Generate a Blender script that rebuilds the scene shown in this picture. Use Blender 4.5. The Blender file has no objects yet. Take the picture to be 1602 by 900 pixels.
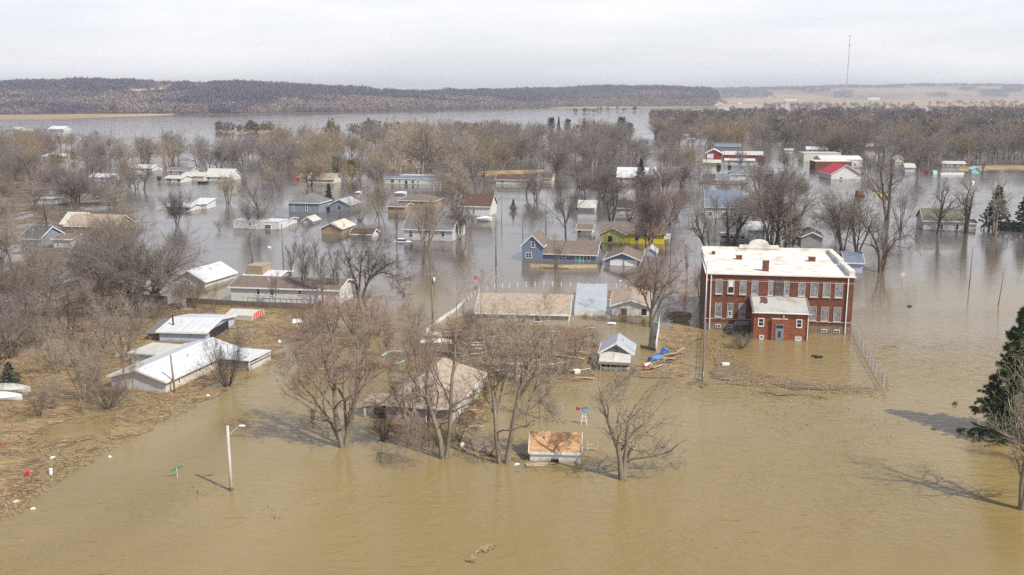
import bpy, math, random
import numpy as np
from mathutils import Vector, Matrix, Quaternion

HAZE = 0.00013
# ------------------------------------------------------------------ camera, sky, sun, exposure
SC = bpy.context.scene
COL = SC.collection
CAMH, FPX, HOR = 36.0, 1500.0, 147.0
PITCH = math.atan((450 - HOR) / FPX)
CP, SP = math.cos(PITCH), math.sin(PITCH)
cam = bpy.data.cameras.new('camera')
cam.sensor_width = 36.0
cam.lens = 36.0 * FPX / 1602.0
cam.clip_start = 1.0
cam.clip_end = 60000
camo = bpy.data.objects.new('camera', cam)
COL.objects.link(camo)
camo.location = (0, 0, CAMH)
camo.rotation_euler = (math.radians(90) - PITCH, 0, 0)
SC.camera = camo

SUN_EL = math.radians(47)
SHX, SHY = -0.76, 0.65                      # where shadows point on the ground
W = bpy.data.worlds.new("World")
SC.world = W
W.use_nodes = True
nt = W.node_tree
for n in list(nt.nodes):
    nt.nodes.remove(n)
sky = nt.nodes.new('ShaderNodeTexSky')
sky.sky_type = 'NISHITA'
sky.sun_disc = False
sky.sun_elevation = SUN_EL
sky.sun_rotation = math.radians(131)
sky.air_density = 1.0
sky.dust_density = 1.5
sky.ozone_density = 1.2
# thin high cloud veil over the sky
tc = nt.nodes.new('ShaderNodeTexCoord')
mp = nt.nodes.new('ShaderNodeMapping')
mp.inputs['Scale'].default_value = (1.2, 1.2, 9.0)
nz = nt.nodes.new('ShaderNodeTexNoise')
nz.inputs['Scale'].default_value = 2.2
nz.inputs['Detail'].default_value = 6
nz.inputs['Roughness'].default_value = .55
nt.links.new(tc.outputs['Generated'], mp.inputs['Vector'])
nt.links.new(mp.outputs[0], nz.inputs['Vector'])
rp = nt.nodes.new('ShaderNodeMapRange')
rp.inputs['From Min'].default_value = .35
rp.inputs['From Max'].default_value = .7
rp.inputs['To Min'].default_value = .82
rp.inputs['To Max'].default_value = 1.06
nt.links.new(nz.outputs[0], rp.inputs['Value'])
mx = nt.nodes.new('ShaderNodeMix')
mx.data_type = 'RGBA'
sxyz = nt.nodes.new('ShaderNodeSeparateXYZ')
nt.links.new(tc.outputs['Generated'], sxyz.inputs[0])
el = nt.nodes.new('ShaderNodeMapRange')          # the veil is thick near the horizon and opens overhead
el.interpolation_type = 'SMOOTHSTEP'
el.inputs['From Min'].default_value = .10
el.inputs['From Max'].default_value = .45
el.inputs['To Min'].default_value = .93
el.inputs['To Max'].default_value = .22
nt.links.new(sxyz.outputs[2], el.inputs['Value'])
ml = nt.nodes.new('ShaderNodeMath')
ml.operation = 'MULTIPLY'
ml.use_clamp = True
nt.links.new(rp.outputs[0], ml.inputs[0])
nt.links.new(el.outputs[0], ml.inputs[1])
nt.links.new(ml.outputs[0], mx.inputs[0])
nt.links.new(sky.outputs[0], mx.inputs[6])
cl = nt.nodes.new('ShaderNodeMix')               # faint streaks of thicker and thinner cloud
cl.data_type = 'RGBA'
cl.inputs[6].default_value = (7.95, 8.0, 8.5, 1)
cl.inputs[7].default_value = (8.75, 8.7, 8.9, 1)
cr = nt.nodes.new('ShaderNodeMapRange')
cr.inputs['From Min'].default_value = .40
cr.inputs['From Max'].default_value = .62
nt.links.new(nz.outputs[0], cr.inputs['Value'])
nt.links.new(cr.outputs[0], cl.inputs[0])
nt.links.new(cl.outputs[2], mx.inputs[7])
bg = nt.nodes.new('ShaderNodeBackground')
bg.inputs['Strength'].default_value = 0.112
nt.links.new(mx.outputs[2], bg.inputs[0])
wo = nt.nodes.new('ShaderNodeOutputWorld')
nt.links.new(bg.outputs[0], wo.inputs[0])

sl = bpy.data.lights.new('sun', 'SUN')
sl.energy = 4.2
sl.angle = math.radians(0.6)
sl.color = (1.0, .95, .86)
so = bpy.data.objects.new('sun', sl)
COL.objects.link(so)
sd = Vector((SHX * math.cos(SUN_EL), SHY * math.cos(SUN_EL), -math.sin(SUN_EL)))
so.rotation_euler = sd.to_track_quat('-Z', 'Y').to_euler()
so.location = (100, -100, 200)
SC.view_settings.view_transform = 'Standard'
SC.view_settings.look = 'None'
SC.view_settings.exposure = 0.22
SC.view_settings.gamma = 1
SC.render.engine = 'CYCLES'
SC.cycles.max_bounces = 6
SC.cycles.diffuse_bounces = 3
SC.cycles.glossy_bounces = 3
SC.cycles.transparent_max_bounces = 12
SC.cycles.volume_bounces = 0
SC.cycles.use_denoising = False
SC.cycles.denoiser = 'OPENIMAGEDENOISE'
SC.cycles.denoising_input_passes = 'RGB_ALBEDO_NORMAL'
SC.cycles.denoising_prefilter = 'ACCURATE'
try:
    SC.cycles.use_adaptive_sampling = True
    SC.cycles.adaptive_threshold = 0.01
except Exception:
    pass

# ------------------------------------------------------------------ picture <-> place helpers
def zslope(py):
    v = (450 - py) / FPX
    return (v * CP - SP) / (CP + v * SP)
def zat(py, D):
    return CAMH + D * zslope(py)
def G(px, py, z=0.0):
    v = (450 - py) / FPX
    dz = v * CP - SP
    t = (z - CAMH) / dz
    return Vector(((px - 801) / FPX * t, (CP + v * SP) * t, z))
def scl(py):
    return (G(801, py) - Vector((0, 0, CAMH))).length / FPX
def proj(p):
    y = p[1] * CP - (p[2] - CAMH) * SP
    u = p[1] * SP + (p[2] - CAMH) * CP
    return 801 + FPX * p[0] / y, 450 - FPX * u / y
def solve_w(A, rot, bx):
    c, s = math.cos(rot), math.sin(rot)
    k = (bx - 801) / FPX
    # (Ax+w c) = k * ((Ay+w s) CP + CAMH*SP)
    return (k * (A[1] * CP + CAMH * SP) - A[0]) / (c - k * s * CP)
GRID = math.radians(-11.5)

# ------------------------------------------------------------------ materials
MATS = {}
def nodes_of(m):
    m.use_nodes = True
    return m.node_tree, m.node_tree.nodes, m.node_tree.links
def mat(name, col, rough=.8, var=.25, scale=2.0, spec=.3, kind=None, bump=0.0, metal=0.0, col2=None, amt=.5):
    if name in MATS:
        return MATS[name]
    m = bpy.data.materials.new(name)
    t, N, L = nodes_of(m)
    b = N['Principled BSDF']
    b.inputs['Roughness'].default_value = rough
    b.inputs['Metallic'].default_value = metal
    b.inputs['Specular IOR Level'].default_value = spec
    tc = N.new('ShaderNodeTexCoord')
    n1 = N.new('ShaderNodeTexNoise')
    n1.inputs['Scale'].default_value = scale
    n1.inputs['Detail'].default_value = 5
    n1.inputs['Roughness'].default_value = .65
    src = tc.outputs['Object']
    mpn = N.new('ShaderNodeMapping')
    L.new(src, mpn.inputs[0])
    if kind == 'shingle':
        mpn.inputs['Scale'].default_value = (.6, 3.0, 3.0)
    elif kind == 'streak':
        mpn.inputs['Scale'].default_value = (3, 3, .35)
    L.new(mpn.outputs[0], n1.inputs['Vector'])
    r = N.new('ShaderNodeMapRange')
    r.inputs['From Min'].default_value = .3
    r.inputs['From Max'].default_value = .7
    L.new(n1.outputs[0], r.inputs['Value'])
    mixn = N.new('ShaderNodeMix')
    mixn.data_type = 'RGBA'
    c = Vector(col[:3])
    ca = col2 if col2 else tuple(c * (1 - var))
    cb = tuple(c * (1 + var * .7))
    mixn.inputs[6].default_value = (*ca, 1)
    mixn.inputs[7].default_value = (*cb, 1)
    L.new(r.outputs[0], mixn.inputs[0])
    colout = mixn.outputs[2]
    if col2:
        r.inputs['From Min'].default_value = amt - .12
        r.inputs['From Max'].default_value = amt + .12
    hsrc = n1.outputs[0]
    if kind in ('siding', 'ribs', 'planks', 'stripes'):
        w = N.new('ShaderNodeTexWave')
        w.wave_type = 'BANDS'
        w.wave_profile = 'SAW'
        w.bands_direction = 'Z' if kind == 'siding' else 'X'
        w.inputs['Scale'].default_value = {'siding': .9, 'ribs': .28, 'planks': 1.0, 'stripes': .6}[kind]
        w.inputs['Distortion'].default_value = 0
        L.new(tc.outputs['Object'], w.inputs[0])
        hsrc = w.outputs[0]
        m2 = N.new('ShaderNodeMix')
        m2.data_type = 'RGBA'
        m2.blend_type = 'MULTIPLY'
        m2.inputs[0].default_value = 1
        rr = N.new('ShaderNodeMapRange')
        rr.inputs['From Min'].default_value = 0
        rr.inputs['From Max'].default_value = .18
        rr.inputs['To Min'].default_value = .72
        rr.inputs['To Max'].default_value = 1
        L.new(w.outputs[0], rr.inputs['Value'])
        L.new(colout, m2.inputs[6])
        L.new(rr.outputs[0], m2.inputs[7])
        colout = m2.outputs[2]
        bump = bump or .3
    if kind == 'brick':
        sp = N.new('ShaderNodeSeparateXYZ')
        L.new(tc.outputs['Object'], sp.inputs[0])
        ad = N.new('ShaderNodeMath'); ad.operation = 'ADD'
        L.new(sp.outputs[0], ad.inputs[0]); L.new(sp.outputs[1], ad.inputs[1])
        cb_ = N.new('ShaderNodeCombineXYZ')
        L.new(ad.outputs[0], cb_.inputs[0]); L.new(sp.outputs[2], cb_.inputs[1])
        bt = N.new('ShaderNodeTexBrick')
        bt.inputs['Scale'].default_value = 1
        bt.inputs['Brick Width'].default_value = .42
        bt.inputs['Row Height'].default_value = .16
        bt.inputs['Mortar Size'].default_value = .015
        bt.inputs['Color1'].default_value = (1, 1, 1, 1)
        bt.inputs['Color2'].default_value = (.66, .62, .6, 1)
        bt.inputs['Mortar'].default_value = (.8, .85, .85, 1)
        L.new(cb_.outputs[0], bt.inputs[0])
        m2 = N.new('ShaderNodeMix'); m2.data_type = 'RGBA'; m2.blend_type = 'MULTIPLY'
        m2.inputs[0].default_value = 1
        L.new(colout, m2.inputs[6]); L.new(bt.outputs[0], m2.inputs[7])
        colout = m2.outputs[2]
    if kind == 'siding' or 'paint' in name:
        # dried mud line left by the flood, ragged along its top
        sz = N.new('ShaderNodeSeparateXYZ'); L.new(tc.outputs['Object'], sz.inputs[0])
        nm = N.new('ShaderNodeTexNoise'); nm.inputs['Scale'].default_value = .9; nm.inputs['Detail'].default_value = 5
        L.new(tc.outputs['Object'], nm.inputs[0])
        ad = N.new('ShaderNodeMath'); ad.operation = 'MULTIPLY_ADD'; ad.inputs[1].default_value = -1.1; L.new(nm.outputs[0], ad.inputs[0]); L.new(sz.outputs[2], ad.inputs[2])
        rm = N.new('ShaderNodeMapRange'); rm.inputs['From Min'].default_value = -.50; rm.inputs['From Max'].default_value = -.22
        rm.inputs['To Min'].default_value = .62; rm.inputs['To Max'].default_value = 0
        L.new(ad.outputs[0], rm.inputs['Value'])
        mm = N.new('ShaderNodeMix'); mm.data_type = 'RGBA'; mm.inputs[7].default_value = (.26, .20, .125, 1)
        L.new(rm.outputs[0], mm.inputs[0]); L.new(colout, mm.inputs[6]); colout = mm.outputs[2]
    L.new(colout, b.inputs['Base Color'])
    if bump:
        bp = N.new('ShaderNodeBump')
        bp.inputs['Strength'].default_value = bump
        bp.inputs['Distance'].default_value = .05
        L.new(hsrc, bp.inputs['Height'])
        L.new(bp.outputs[0], b.inputs['Normal'])
    MATS[name] = m
    return m

def M_(n):
    return MATS[n]
mat('white_siding', (.66, .65, .62), .6, .18, 1.2, kind='siding')
mat('white_paint', (.74, .73, .70), .55, .12, 1.5)
mat('cream_siding', (.64, .60, .50), .6, .15, 1.2, kind='siding')
mat('grey_siding', (.33, .32, .31), .6, .15, 1.2, kind='siding')
mat('pale_grey_siding', (.55, .54, .54), .6, .15, 1.2, kind='siding')
mat('slate_siding', (.24, .27, .33), .6, .15, 1.2, kind='siding')
mat('blue_siding', (.19, .235, .33), .6, .12, 1.2, kind='siding')
mat('pale_blue_siding', (.46, .52, .62), .6, .12, 1.2, kind='siding')
mat('yellow_siding', (.54, .51, .18), .6, .1, 1.2, kind='siding')
mat('bright_yellow', (.66, .55, .04), .6, .1, 1.2)
mat('tan_wall', (.36, .28, .19), .7, .2, 1.2, kind='siding')
mat('brown_wall', (.22, .13, .08), .8, .3, 1.5, kind='planks')
mat('pinkish_siding', (.44, .36, .32), .6, .2, 1.2, kind='siding')
mat('red_metal_wall', (.33, .035, .045), .5, .15, 1.2, kind='ribs')
mat('brick_red', (.215, .082, .053), .85, .25, .6, kind='brick')
mat('brick_orange', (.33, .112, .060), .85, .22, .7, kind='brick')
mat('stone_base', (.22, .17, .13), .9, .35, 1.6, bump=.4)
mat('mud_stained', (.30, .23, .14), .9, .3, 1.5)
mat('weathered_cream', (.46, .41, .32), .7, .25, 1.2, kind='siding')
mat('roof_white', (.66, .635, .58), .8, .12, .45, col2=(.46, .41, .34), amt=.42)
mat('roof_white_metal', (.62, .63, .64), .4, .1, .7, kind='ribs')
mat('roof_grey_metal', (.38, .40, .43), .5, .1, .7)
mat('roof_pale', (.50, .49, .45), .7, .18, .8)
mat('roof_bluegrey', (.16, .19, .24), .8, .2, 1.0, kind='shingle')
mat('roof_dark', (.085, .085, .095), .85, .25, 1.0, kind='shingle')
mat('roof_grey', (.17, .165, .165), .85, .25, 1.0, kind='shingle')
mat('roof_brown', (.19, .145, .118), .9, .45, 1.8, kind='shingle', bump=.4)
mat('roof_darkbrown', (.11, .065, .05), .9, .25, 1.0, kind='shingle')
mat('roof_tan', (.33, .265, .205), .9, .25, 1.6, col2=(.235, .19, .145), amt=.43, bump=.5)
mat('roof_olive', (.16, .145, .11), .9, .2, 1.0, kind='shingle')
mat('roof_cream', (.54, .51, .42), .8, .15, .8)
mat('roof_red', (.50, .03, .05), .5, .12, .8)
mat('roof_green', (.06, .08, .075), .8, .2, 1.0)
mat('plywood', (.42, .28, .16), .85, .2, 1.2, kind='shingle', col2=(.38, .16, .06), amt=.45, bump=.3)
mat('board', (.52, .42, .26), .85, .25, 2)
mat('dark', (.03, .03, .032), .7, .2, 2)
mat('glass', (.03, .035, .045), .12, .2, 1, spec=.6)
mat('boarded', (.29, .29, .295), .6, .15, 1.8, col2=(.11, .11, .12), amt=.47)  # dark blotches stand in for tree shadows and reflections on the school panes
mat('blind', (.75, .76, .78), .5, .08, 1)
mat('steel', (.40, .40, .40), .45, .15, 3, metal=.6)
mat('galv', (.52, .52, .50), .55, .15, 3)
mat('wood_pole', (.21, .17, .14), .9, .3, 2, kind='streak')
mat('wood_grey', (.17, .14, .11), .9, .35, 1.5, kind='planks')
mat('concrete', (.50, .47, .42), .85, .2, 1.5)
mat('plastic_blue', (.07, .22, .55), .4, .1, 2)
mat('plastic_red', (.5, .04, .03), .45, .1, 2)
mat('plastic_white', (.75, .75, .75), .4, .1, 2)
mat('plastic_green', (.10, .33, .24), .5, .1, 2)
mat('mint', (.42, .62, .52), .5, .12, 2)
mat('turquoise', (.45, .68, .66), .5, .12, 1)
mat('cover_white', (.72, .72, .72), .6, .12, 1.2, bump=.4)
mat('cover_tan', (.52, .50, .44), .7, .15, 1.2, bump=.4)
mat('rust', (.22, .09, .04), .9, .3, 3)
mat('striped_red', (.62, .10, .08), .6, .1, 2)
mat('safety_yellow', (.7, .55, .03), .5, .1, 2)
mat('tyre', (.02, .02, .02), .8, .1, 2)
mat('sign_green', (.03, .25, .13), .5, .1, 2)
mat('sign_red', (.55, .03, .04), .5, .05, 2)
mat('bark_grey', (.155, .125, .10), .95, .35, 1.5, kind='streak', bump=.5)
mat('bark_brown', (.125, .095, .07), .95, .35, 1.5, kind='streak', bump=.5)
mat('bark_pale', (.23, .19, .145), .95, .3, 1.5, kind='streak', bump=.5)
mat('bark_dark', (.10, .08, .068), .95, .35, 1.5, kind='streak', bump=.5)
mat('twig_grey', (.26, .225, .21), .95, .25, .6)
mat('twig_brown', (.245, .200, .170), .95, .25, .6)
mat('twig_red', (.30, .165, .135), .95, .25, .6)
mat('twig_gold', (.32, .25, .165), .95, .25, .6)
mat('twig_pale', (.40, .33, .26), .95, .25, .6)
mat('twig_rose', (.36, .255, .21), .95, .25, .6)
mat('twig_dark', (.165, .13, .115), .95, .25, .6)
mat('needles_blue', (.045, .075, .055), .9, .4, 1.2)
mat('needles_green', (.055, .092, .028), .9, .45, 1.2)
mat('needles_olive', (.07, .085, .03), .9, .4, 1.2)
mat('needles_dark', (.028, .038, .026), .9, .4, 1.2)

# ------------------------------------------------------------------ mesh builders
class MB:
    def __init__(s):
        s.v, s.f = [], []
    def box(s, x0, x1, y0, y1, z0, z1):
        b = len(s.v)
        s.v += [(x0, y0, z0), (x1, y0, z0), (x1, y1, z0), (x0, y1, z0), (x0, y0, z1), (x1, y0, z1), (x1, y1, z1), (x0, y1, z1)]
        for q in ((0, 3, 2, 1), (4, 5, 6, 7), (0, 1, 5, 4), (1, 2, 6, 5), (2, 3, 7, 6), (3, 0, 4, 7)):
            s.f.append([b + i for i in q])
        return s
    def prism(s, pts, off):
        """closed solid: polygon pts pushed along off"""
        b = len(s.v); n = len(pts)
        off = Vector(off)
        s.v += [tuple(p) for p in pts] + [tuple(Vector(p) + off) for p in pts]
        s.f.append([b + i for i in range(n)][::-1])
        s.f.append([b + n + i for i in range(n)])
        for i in range(n):
            j = (i + 1) % n
            s.f.append([b + i, b + j, b + n + j, b + n + i])
        return s
    def poly(s, pts):
        b = len(s.v)
        s.v += [tuple(p) for p in pts]
        s.f.append([b + i for i in range(len(pts))])
        return s
    def bar(s, a, b_, r0, r1=None, n=6):
        r1 = r0 if r1 is None else r1
        a, c = Vector(a), Vector(b_)
        d = (c - a).normalized()
        ref = Vector((0, 0, 1)) if abs(d.z) < .9 else Vector((1, 0, 0))
        u = d.cross(ref).normalized(); w = d.cross(u)
        b = len(s.v)
        for p, r in ((a, r0), (c, r1)):
            for i in range(n):
                t = 2 * math.pi * i / n
                s.v.append(tuple(p + u * (math.cos(t) * r) + w * (math.sin(t) * r)))
        for i in range(n):
            j = (i + 1) % n
            s.f.append([b + i, b + n + i, b + n + j, b + j])
        s.f.append([b + i for i in range(n)])
        s.f.append([b + n + i for i in range(n)][::-1])
        return s
    def beam(s, a, b_, wx, wz):
        """square bar"""
        a, c = Vector(a), Vector(b_)
        d = (c - a).normalized()
        ref = Vector((0, 0, 1)) if abs(d.z) < .95 else Vector((0, 1, 0))
        u = d.cross(ref).normalized(); w = u.cross(d)
        b = len(s.v)
        for p in (a, c):
            for su, sw in ((-1, -1), (1, -1), (1, 1), (-1, 1)):
                s.v.append(tuple(p + u * su * wx / 2 + w * sw * wz / 2))
        for q in ((0, 1, 2, 3), (7, 6, 5, 4), (0, 4, 5, 1), (1, 5, 6, 2), (2, 6, 7, 3), (3, 7, 4, 0)):
            s.f.append([b + i for i in q])
        return s
    def ball(s, c, rx, ry, rz, n=10, m=6, seed=0, j=0):
        rnd = random.Random(seed)
        b = len(s.v)
        for i in range(m + 1):
            ph = math.pi * i / m
            for k in range(n):
                th = 2 * math.pi * k / n
                q = 1 + rnd.uniform(-j, j)
                s.v.append((c[0] + rx * q * math.sin(ph) * math.cos(th), c[1] + ry * q * math.sin(ph) * math.sin(th), c[2] + rz * q * math.cos(ph)))
        for i in range(m):
            for k in range(n):
                k2 = (k + 1) % n
                s.f.append([b + i * n + k, b + (i + 1) * n + k, b + (i + 1) * n + k2, b + i * n + k2])
        return s
    def build(s, name, m, parent=None, smooth=False, loc=None):
        me = bpy.data.meshes.new(name)
        me.from_pydata(s.v, [], s.f)
        me.update()
        if isinstance(m, str):
            m = MATS[m]
        me.materials.append(m)
        if smooth:
            for p in me.polygons:
                p.use_smooth = True
        o = bpy.data.objects.new(name, me)
        COL.objects.link(o)
        if parent is not None:
            o.parent = parent
        if loc is not None:
            o.location = loc
        return o

def npmesh(name, verts, quads=None, tris=None, mats=(), midx=None, smooth=False):
    me = bpy.data.meshes.new(name)
    nv = len(verts)
    me.vertices.add(nv)
    me.vertices.foreach_set('co', np.asarray(verts, np.float32).ravel())
    idx = []; starts = []; tot = []
    s = 0
    if quads is not None and len(quads):
        q = np.asarray(quads, np.int32)
        idx.append(q.ravel()); starts.append(np.arange(len(q)) * 4 + s); tot.append(np.full(len(q), 4)); s += q.size
    if tris is not None and len(tris):
        q = np.asarray(tris, np.int32)
        idx.append(q.ravel()); starts.append(np.arange(len(q)) * 3 + s); tot.append(np.full(len(q), 3)); s += q.size
    idx = np.concatenate(idx); starts = np.concatenate(starts).astype(np.int32); tot = np.concatenate(tot).astype(np.int32)
    me.loops.add(len(idx))
    me.loops.foreach_set('vertex_index', idx)
    me.polygons.add(len(starts))
    me.polygons.foreach_set('loop_start', starts)
    me.polygons.foreach_set('loop_total', tot)
    if midx is not None:
        me.polygons.foreach_set('material_index', np.asarray(midx, np.int32))
    if smooth:
        me.polygons.foreach_set('use_smooth', np.ones(len(starts), bool))
    for m in mats:
        me.materials.append(MATS[m] if isinstance(m, str) else m)
    me.update(calc_edges=True)
    return me

def empty(name, loc=(0, 0, 0), rot=0.0):
    o = bpy.data.objects.new(name, None)
    o.empty_display_size = .5
    COL.objects.link(o)
    o.location = loc
    o.rotation_euler = (0, 0, rot)
    return o
def tag(o, label, cat, group=None):
    o['label'] = label
    o['category'] = cat
    if group:
        o['group'] = group
    return o
def setting(o, kind='structure', label=None, cat=None):
    o['kind'] = kind
    if label: o['label'] = label
    if cat: o['category'] = cat
    return o

# value noise for python-side shapes
def vnoise(x, y, seed=0):
    x = np.asarray(x, float); y = np.asarray(y, float)
    xi = np.floor(x).astype(np.int64); yi = np.floor(y).astype(np.int64)
    fx = x - xi; fy = y - yi
    fx = fx * fx * (3 - 2 * fx); fy = fy * fy * (3 - 2 * fy)
    def h(a, b):
        n = (a * 374761393 + b * 668265263 + seed * 1442695041) & 0xffffffff
        n = ((n ^ (n >> 13)) * 1274126177) & 0xffffffff
        return ((n ^ (n >> 16)) & 0xffff) / 65535.0
    return (h(xi, yi) * (1 - fx) + h(xi + 1, yi) * fx) * (1 - fy) + (h(xi, yi + 1) * (1 - fx) + h(xi + 1, yi + 1) * fx) * fy
def fbm(x, y, seed=0, o=4):
    r = 0; a = .5; f = 1
    for i in range(o):
        r = r + a * vnoise(np.asarray(x) * f, np.asarray(y) * f, seed + i); a *= .5; f *= 2
    return r

LAND = []      # landmarks for tree labels: (short name, x, y)
FOOT = []      # house footprints, so random trees keep off them
# ------------------------------------------------------------------ water
def water_material():
    m = bpy.data.materials.new('flood_water')
    t, N, L = nodes_of(m)
    b = N['Principled BSDF']
    geo = N.new('ShaderNodeNewGeometry')
    b.inputs['Roughness'].default_value = .10
    b.inputs['IOR'].default_value = 1.333
    b.inputs['Specular IOR Level'].default_value = .5
    # silt colour: slow patches
    n0 = N.new('ShaderNodeTexNoise'); n0.inputs['Scale'].default_value = .022; n0.inputs['Detail'].default_value = 4
    n0.inputs['Distortion'].default_value = 1.2
    L.new(geo.outputs['Position'], n0.inputs['Vector'])
    r0 = N.new('ShaderNodeMapRange'); r0.inputs['From Min'].default_value = .35; r0.inputs['From Max'].default_value = .65
    L.new(n0.outputs[0], r0.inputs['Value'])
    mx = N.new('ShaderNodeMix'); mx.data_type = 'RGBA'
    mx.inputs[6].default_value = (.228, .163, .062, 1)
    mx.inputs[7].default_value = (.285, .212, .098, 1)
    L.new(r0.outputs[0], mx.inputs[0])
    # base colour turns greyer with distance, painting sky reflection into the water
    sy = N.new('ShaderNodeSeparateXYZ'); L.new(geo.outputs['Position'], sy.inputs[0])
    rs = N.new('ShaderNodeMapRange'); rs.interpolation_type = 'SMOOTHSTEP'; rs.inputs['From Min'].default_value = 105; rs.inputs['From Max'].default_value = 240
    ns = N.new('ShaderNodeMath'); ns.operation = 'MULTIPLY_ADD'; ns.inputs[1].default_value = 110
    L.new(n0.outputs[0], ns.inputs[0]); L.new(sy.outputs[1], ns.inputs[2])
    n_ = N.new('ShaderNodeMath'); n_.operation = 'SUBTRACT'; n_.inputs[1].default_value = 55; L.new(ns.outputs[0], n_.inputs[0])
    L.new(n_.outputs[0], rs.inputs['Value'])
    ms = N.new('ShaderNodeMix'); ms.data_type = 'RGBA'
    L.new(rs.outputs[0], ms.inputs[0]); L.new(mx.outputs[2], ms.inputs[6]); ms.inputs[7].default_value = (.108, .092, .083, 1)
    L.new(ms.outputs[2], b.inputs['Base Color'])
    # ripples: wind waves + fine chop, calmer in slicks
    mp = N.new('ShaderNodeMapping'); mp.inputs['Rotation'].default_value = (0, 0, math.radians(-60)); mp.inputs['Scale'].default_value = (.62, 1.5, 1)
    L.new(geo.outputs['Position'], mp.inputs[0])
    n1 = N.new('ShaderNodeTexNoise'); n1.inputs['Scale'].default_value = .75; n1.inputs['Detail'].default_value = 3; n1.inputs['Roughness'].default_value = .5
    n1.inputs['Distortion'].default_value = .6
    L.new(mp.outputs[0], n1.inputs['Vector'])
    n2 = N.new('ShaderNodeTexNoise'); n2.inputs['Scale'].default_value = 1.9; n2.inputs['Detail'].default_value = 2
    L.new(mp.outputs[0], n2.inputs['Vector'])
    n3 = N.new('ShaderNodeTexNoise'); n3.inputs['Scale'].default_value = .012; n3.inputs['Detail'].default_value = 3; n3.inputs['Distortion'].default_value = 2
    mp3 = N.new('ShaderNodeMapping'); mp3.inputs['Scale'].default_value = (.5, 1.3, 1)
    L.new(geo.outputs['Position'], mp3.inputs[0]); L.new(mp3.outputs[0], n3.inputs['Vector'])
    r3 = N.new('ShaderNodeMapRange'); r3.inputs['From Min'].default_value = .38; r3.inputs['From Max'].default_value = .62
    r3.inputs['To Min'].default_value = .12; r3.inputs['To Max'].default_value = 1
    L.new(n3.outputs[0], r3.inputs['Value'])
    a1 = N.new('ShaderNodeMath'); a1.operation = 'MULTIPLY_ADD'; a1.inputs[1].default_value = .35
    L.new(n2.outputs[0], a1.inputs[0]); L.new(n1.outputs[0], a1.inputs[2])
    # open water away from the houses is rougher; the near fetch carries real wind waves
    sx = N.new('ShaderNodeSeparateXYZ'); L.new(geo.outputs['Position'], sx.inputs[0])
    ry = N.new('ShaderNodeMapRange'); ry.interpolation_type = 'SMOOTHSTEP'; ry.inputs['From Min'].default_value = 90; ry.inputs['From Max'].default_value = 175
    ry.inputs['To Min'].default_value = 1.5; ry.inputs['To Max'].default_value = .32
    L.new(sx.outputs[1], ry.inputs['Value'])
    m1 = N.new('ShaderNodeMath'); m1.operation = 'MULTIPLY'; L.new(r3.outputs[0], m1.inputs[0]); L.new(ry.outputs[0], m1.inputs[1])
    m2 = N.new('ShaderNodeMath'); m2.operation = 'MULTIPLY'; m2.inputs[1].default_value = .8; L.new(m1.outputs[0], m2.inputs[0])
    bp = N.new('ShaderNodeBump'); bp.inputs['Distance'].default_value = .26
    L.new(m2.outputs[0], bp.inputs['Strength']); L.new(a1.outputs[0], bp.inputs['Height'])
    L.new(bp.outputs[0], b.inputs['Normal'])
    return m
MATS['flood_water'] = water_material()
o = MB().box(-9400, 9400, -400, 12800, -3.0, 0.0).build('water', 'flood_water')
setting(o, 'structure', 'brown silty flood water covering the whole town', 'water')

# ------------------------------------------------------------------ haze (real air)
hz = bpy.data.materials.new('haze_air')
t, N, L = nodes_of(hz)
for n in list(N):
    if n.type != 'OUTPUT_MATERIAL':
        N.remove(n)
pv = N.new('ShaderNodeVolumePrincipled')
pv.inputs['Color'].default_value = (.90, .93, 1.0, 1)
pv.inputs['Density'].default_value = HAZE
pv.inputs['Anisotropy'].default_value = .15
L.new(pv.outputs[0], N['Material Output'].inputs['Volume'])
if HAZE > 0:
    o = MB().box(-9500, 9500, -450, 12900, -4, 158).build('haze', hz)
    setting(o, 'stuff', 'thin blue grey haze over the flooded plain', 'haze')

# ------------------------------------------------------------------ hills and far land
def interp(xs, ys, x):
    return np.interp(x, xs, ys)
def farxy(px, D):
    """ground point at forward distance D on the line of sight of column px"""
    return (px - 801) / FPX * D * 1.0198, D
def land_material(name, ca, cb, scale, cc=None):
    m = bpy.data.materials.new(name)
    t, N, L = nodes_of(m)
    b = N['Principled BSDF']; b.inputs['Roughness'].default_value = 1; b.inputs['Specular IOR Level'].default_value = .1
    geo = N.new('ShaderNodeNewGeometry')
    mp = N.new('ShaderNodeMapping'); mp.inputs['Scale'].default_value = (1, .4, 1)
    L.new(geo.outputs['Position'], mp.inputs[0])
    n = N.new('ShaderNodeTexNoise'); n.inputs['Scale'].default_value = scale; n.inputs['Detail'].default_value = 6; n.inputs['Roughness'].default_value = .6
    L.new(mp.outputs[0], n.inputs['Vector'])
    r = N.new('ShaderNodeMapRange'); r.inputs['From Min'].default_value = .42; r.inputs['From Max'].default_value = .58
    L.new(n.outputs[0], r.inputs['Value'])
    mx = N.new('ShaderNodeMix'); mx.data_type = 'RGBA'
    mx.inputs[6].default_value = (*ca, 1); mx.inputs[7].default_value = (*cb, 1)
    L.new(r.outputs[0], mx.inputs[0]); L.new(mx.outputs[2], b.inputs['Base Color'])
    MATS[name] = m
    return m
land_material('hill_soil', (.22, .175, .13), (.40, .31, .21), .004)
land_material('dry_field', (.42, .32, .20), (.33, .24, .15), .003)
land_material('far_hill_soil', (.36, .28, .19), (.22, .17, .13), .0016)
land_material('dry_grass', (.38, .27, .13), (.24, .17, .10), .15)

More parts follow.
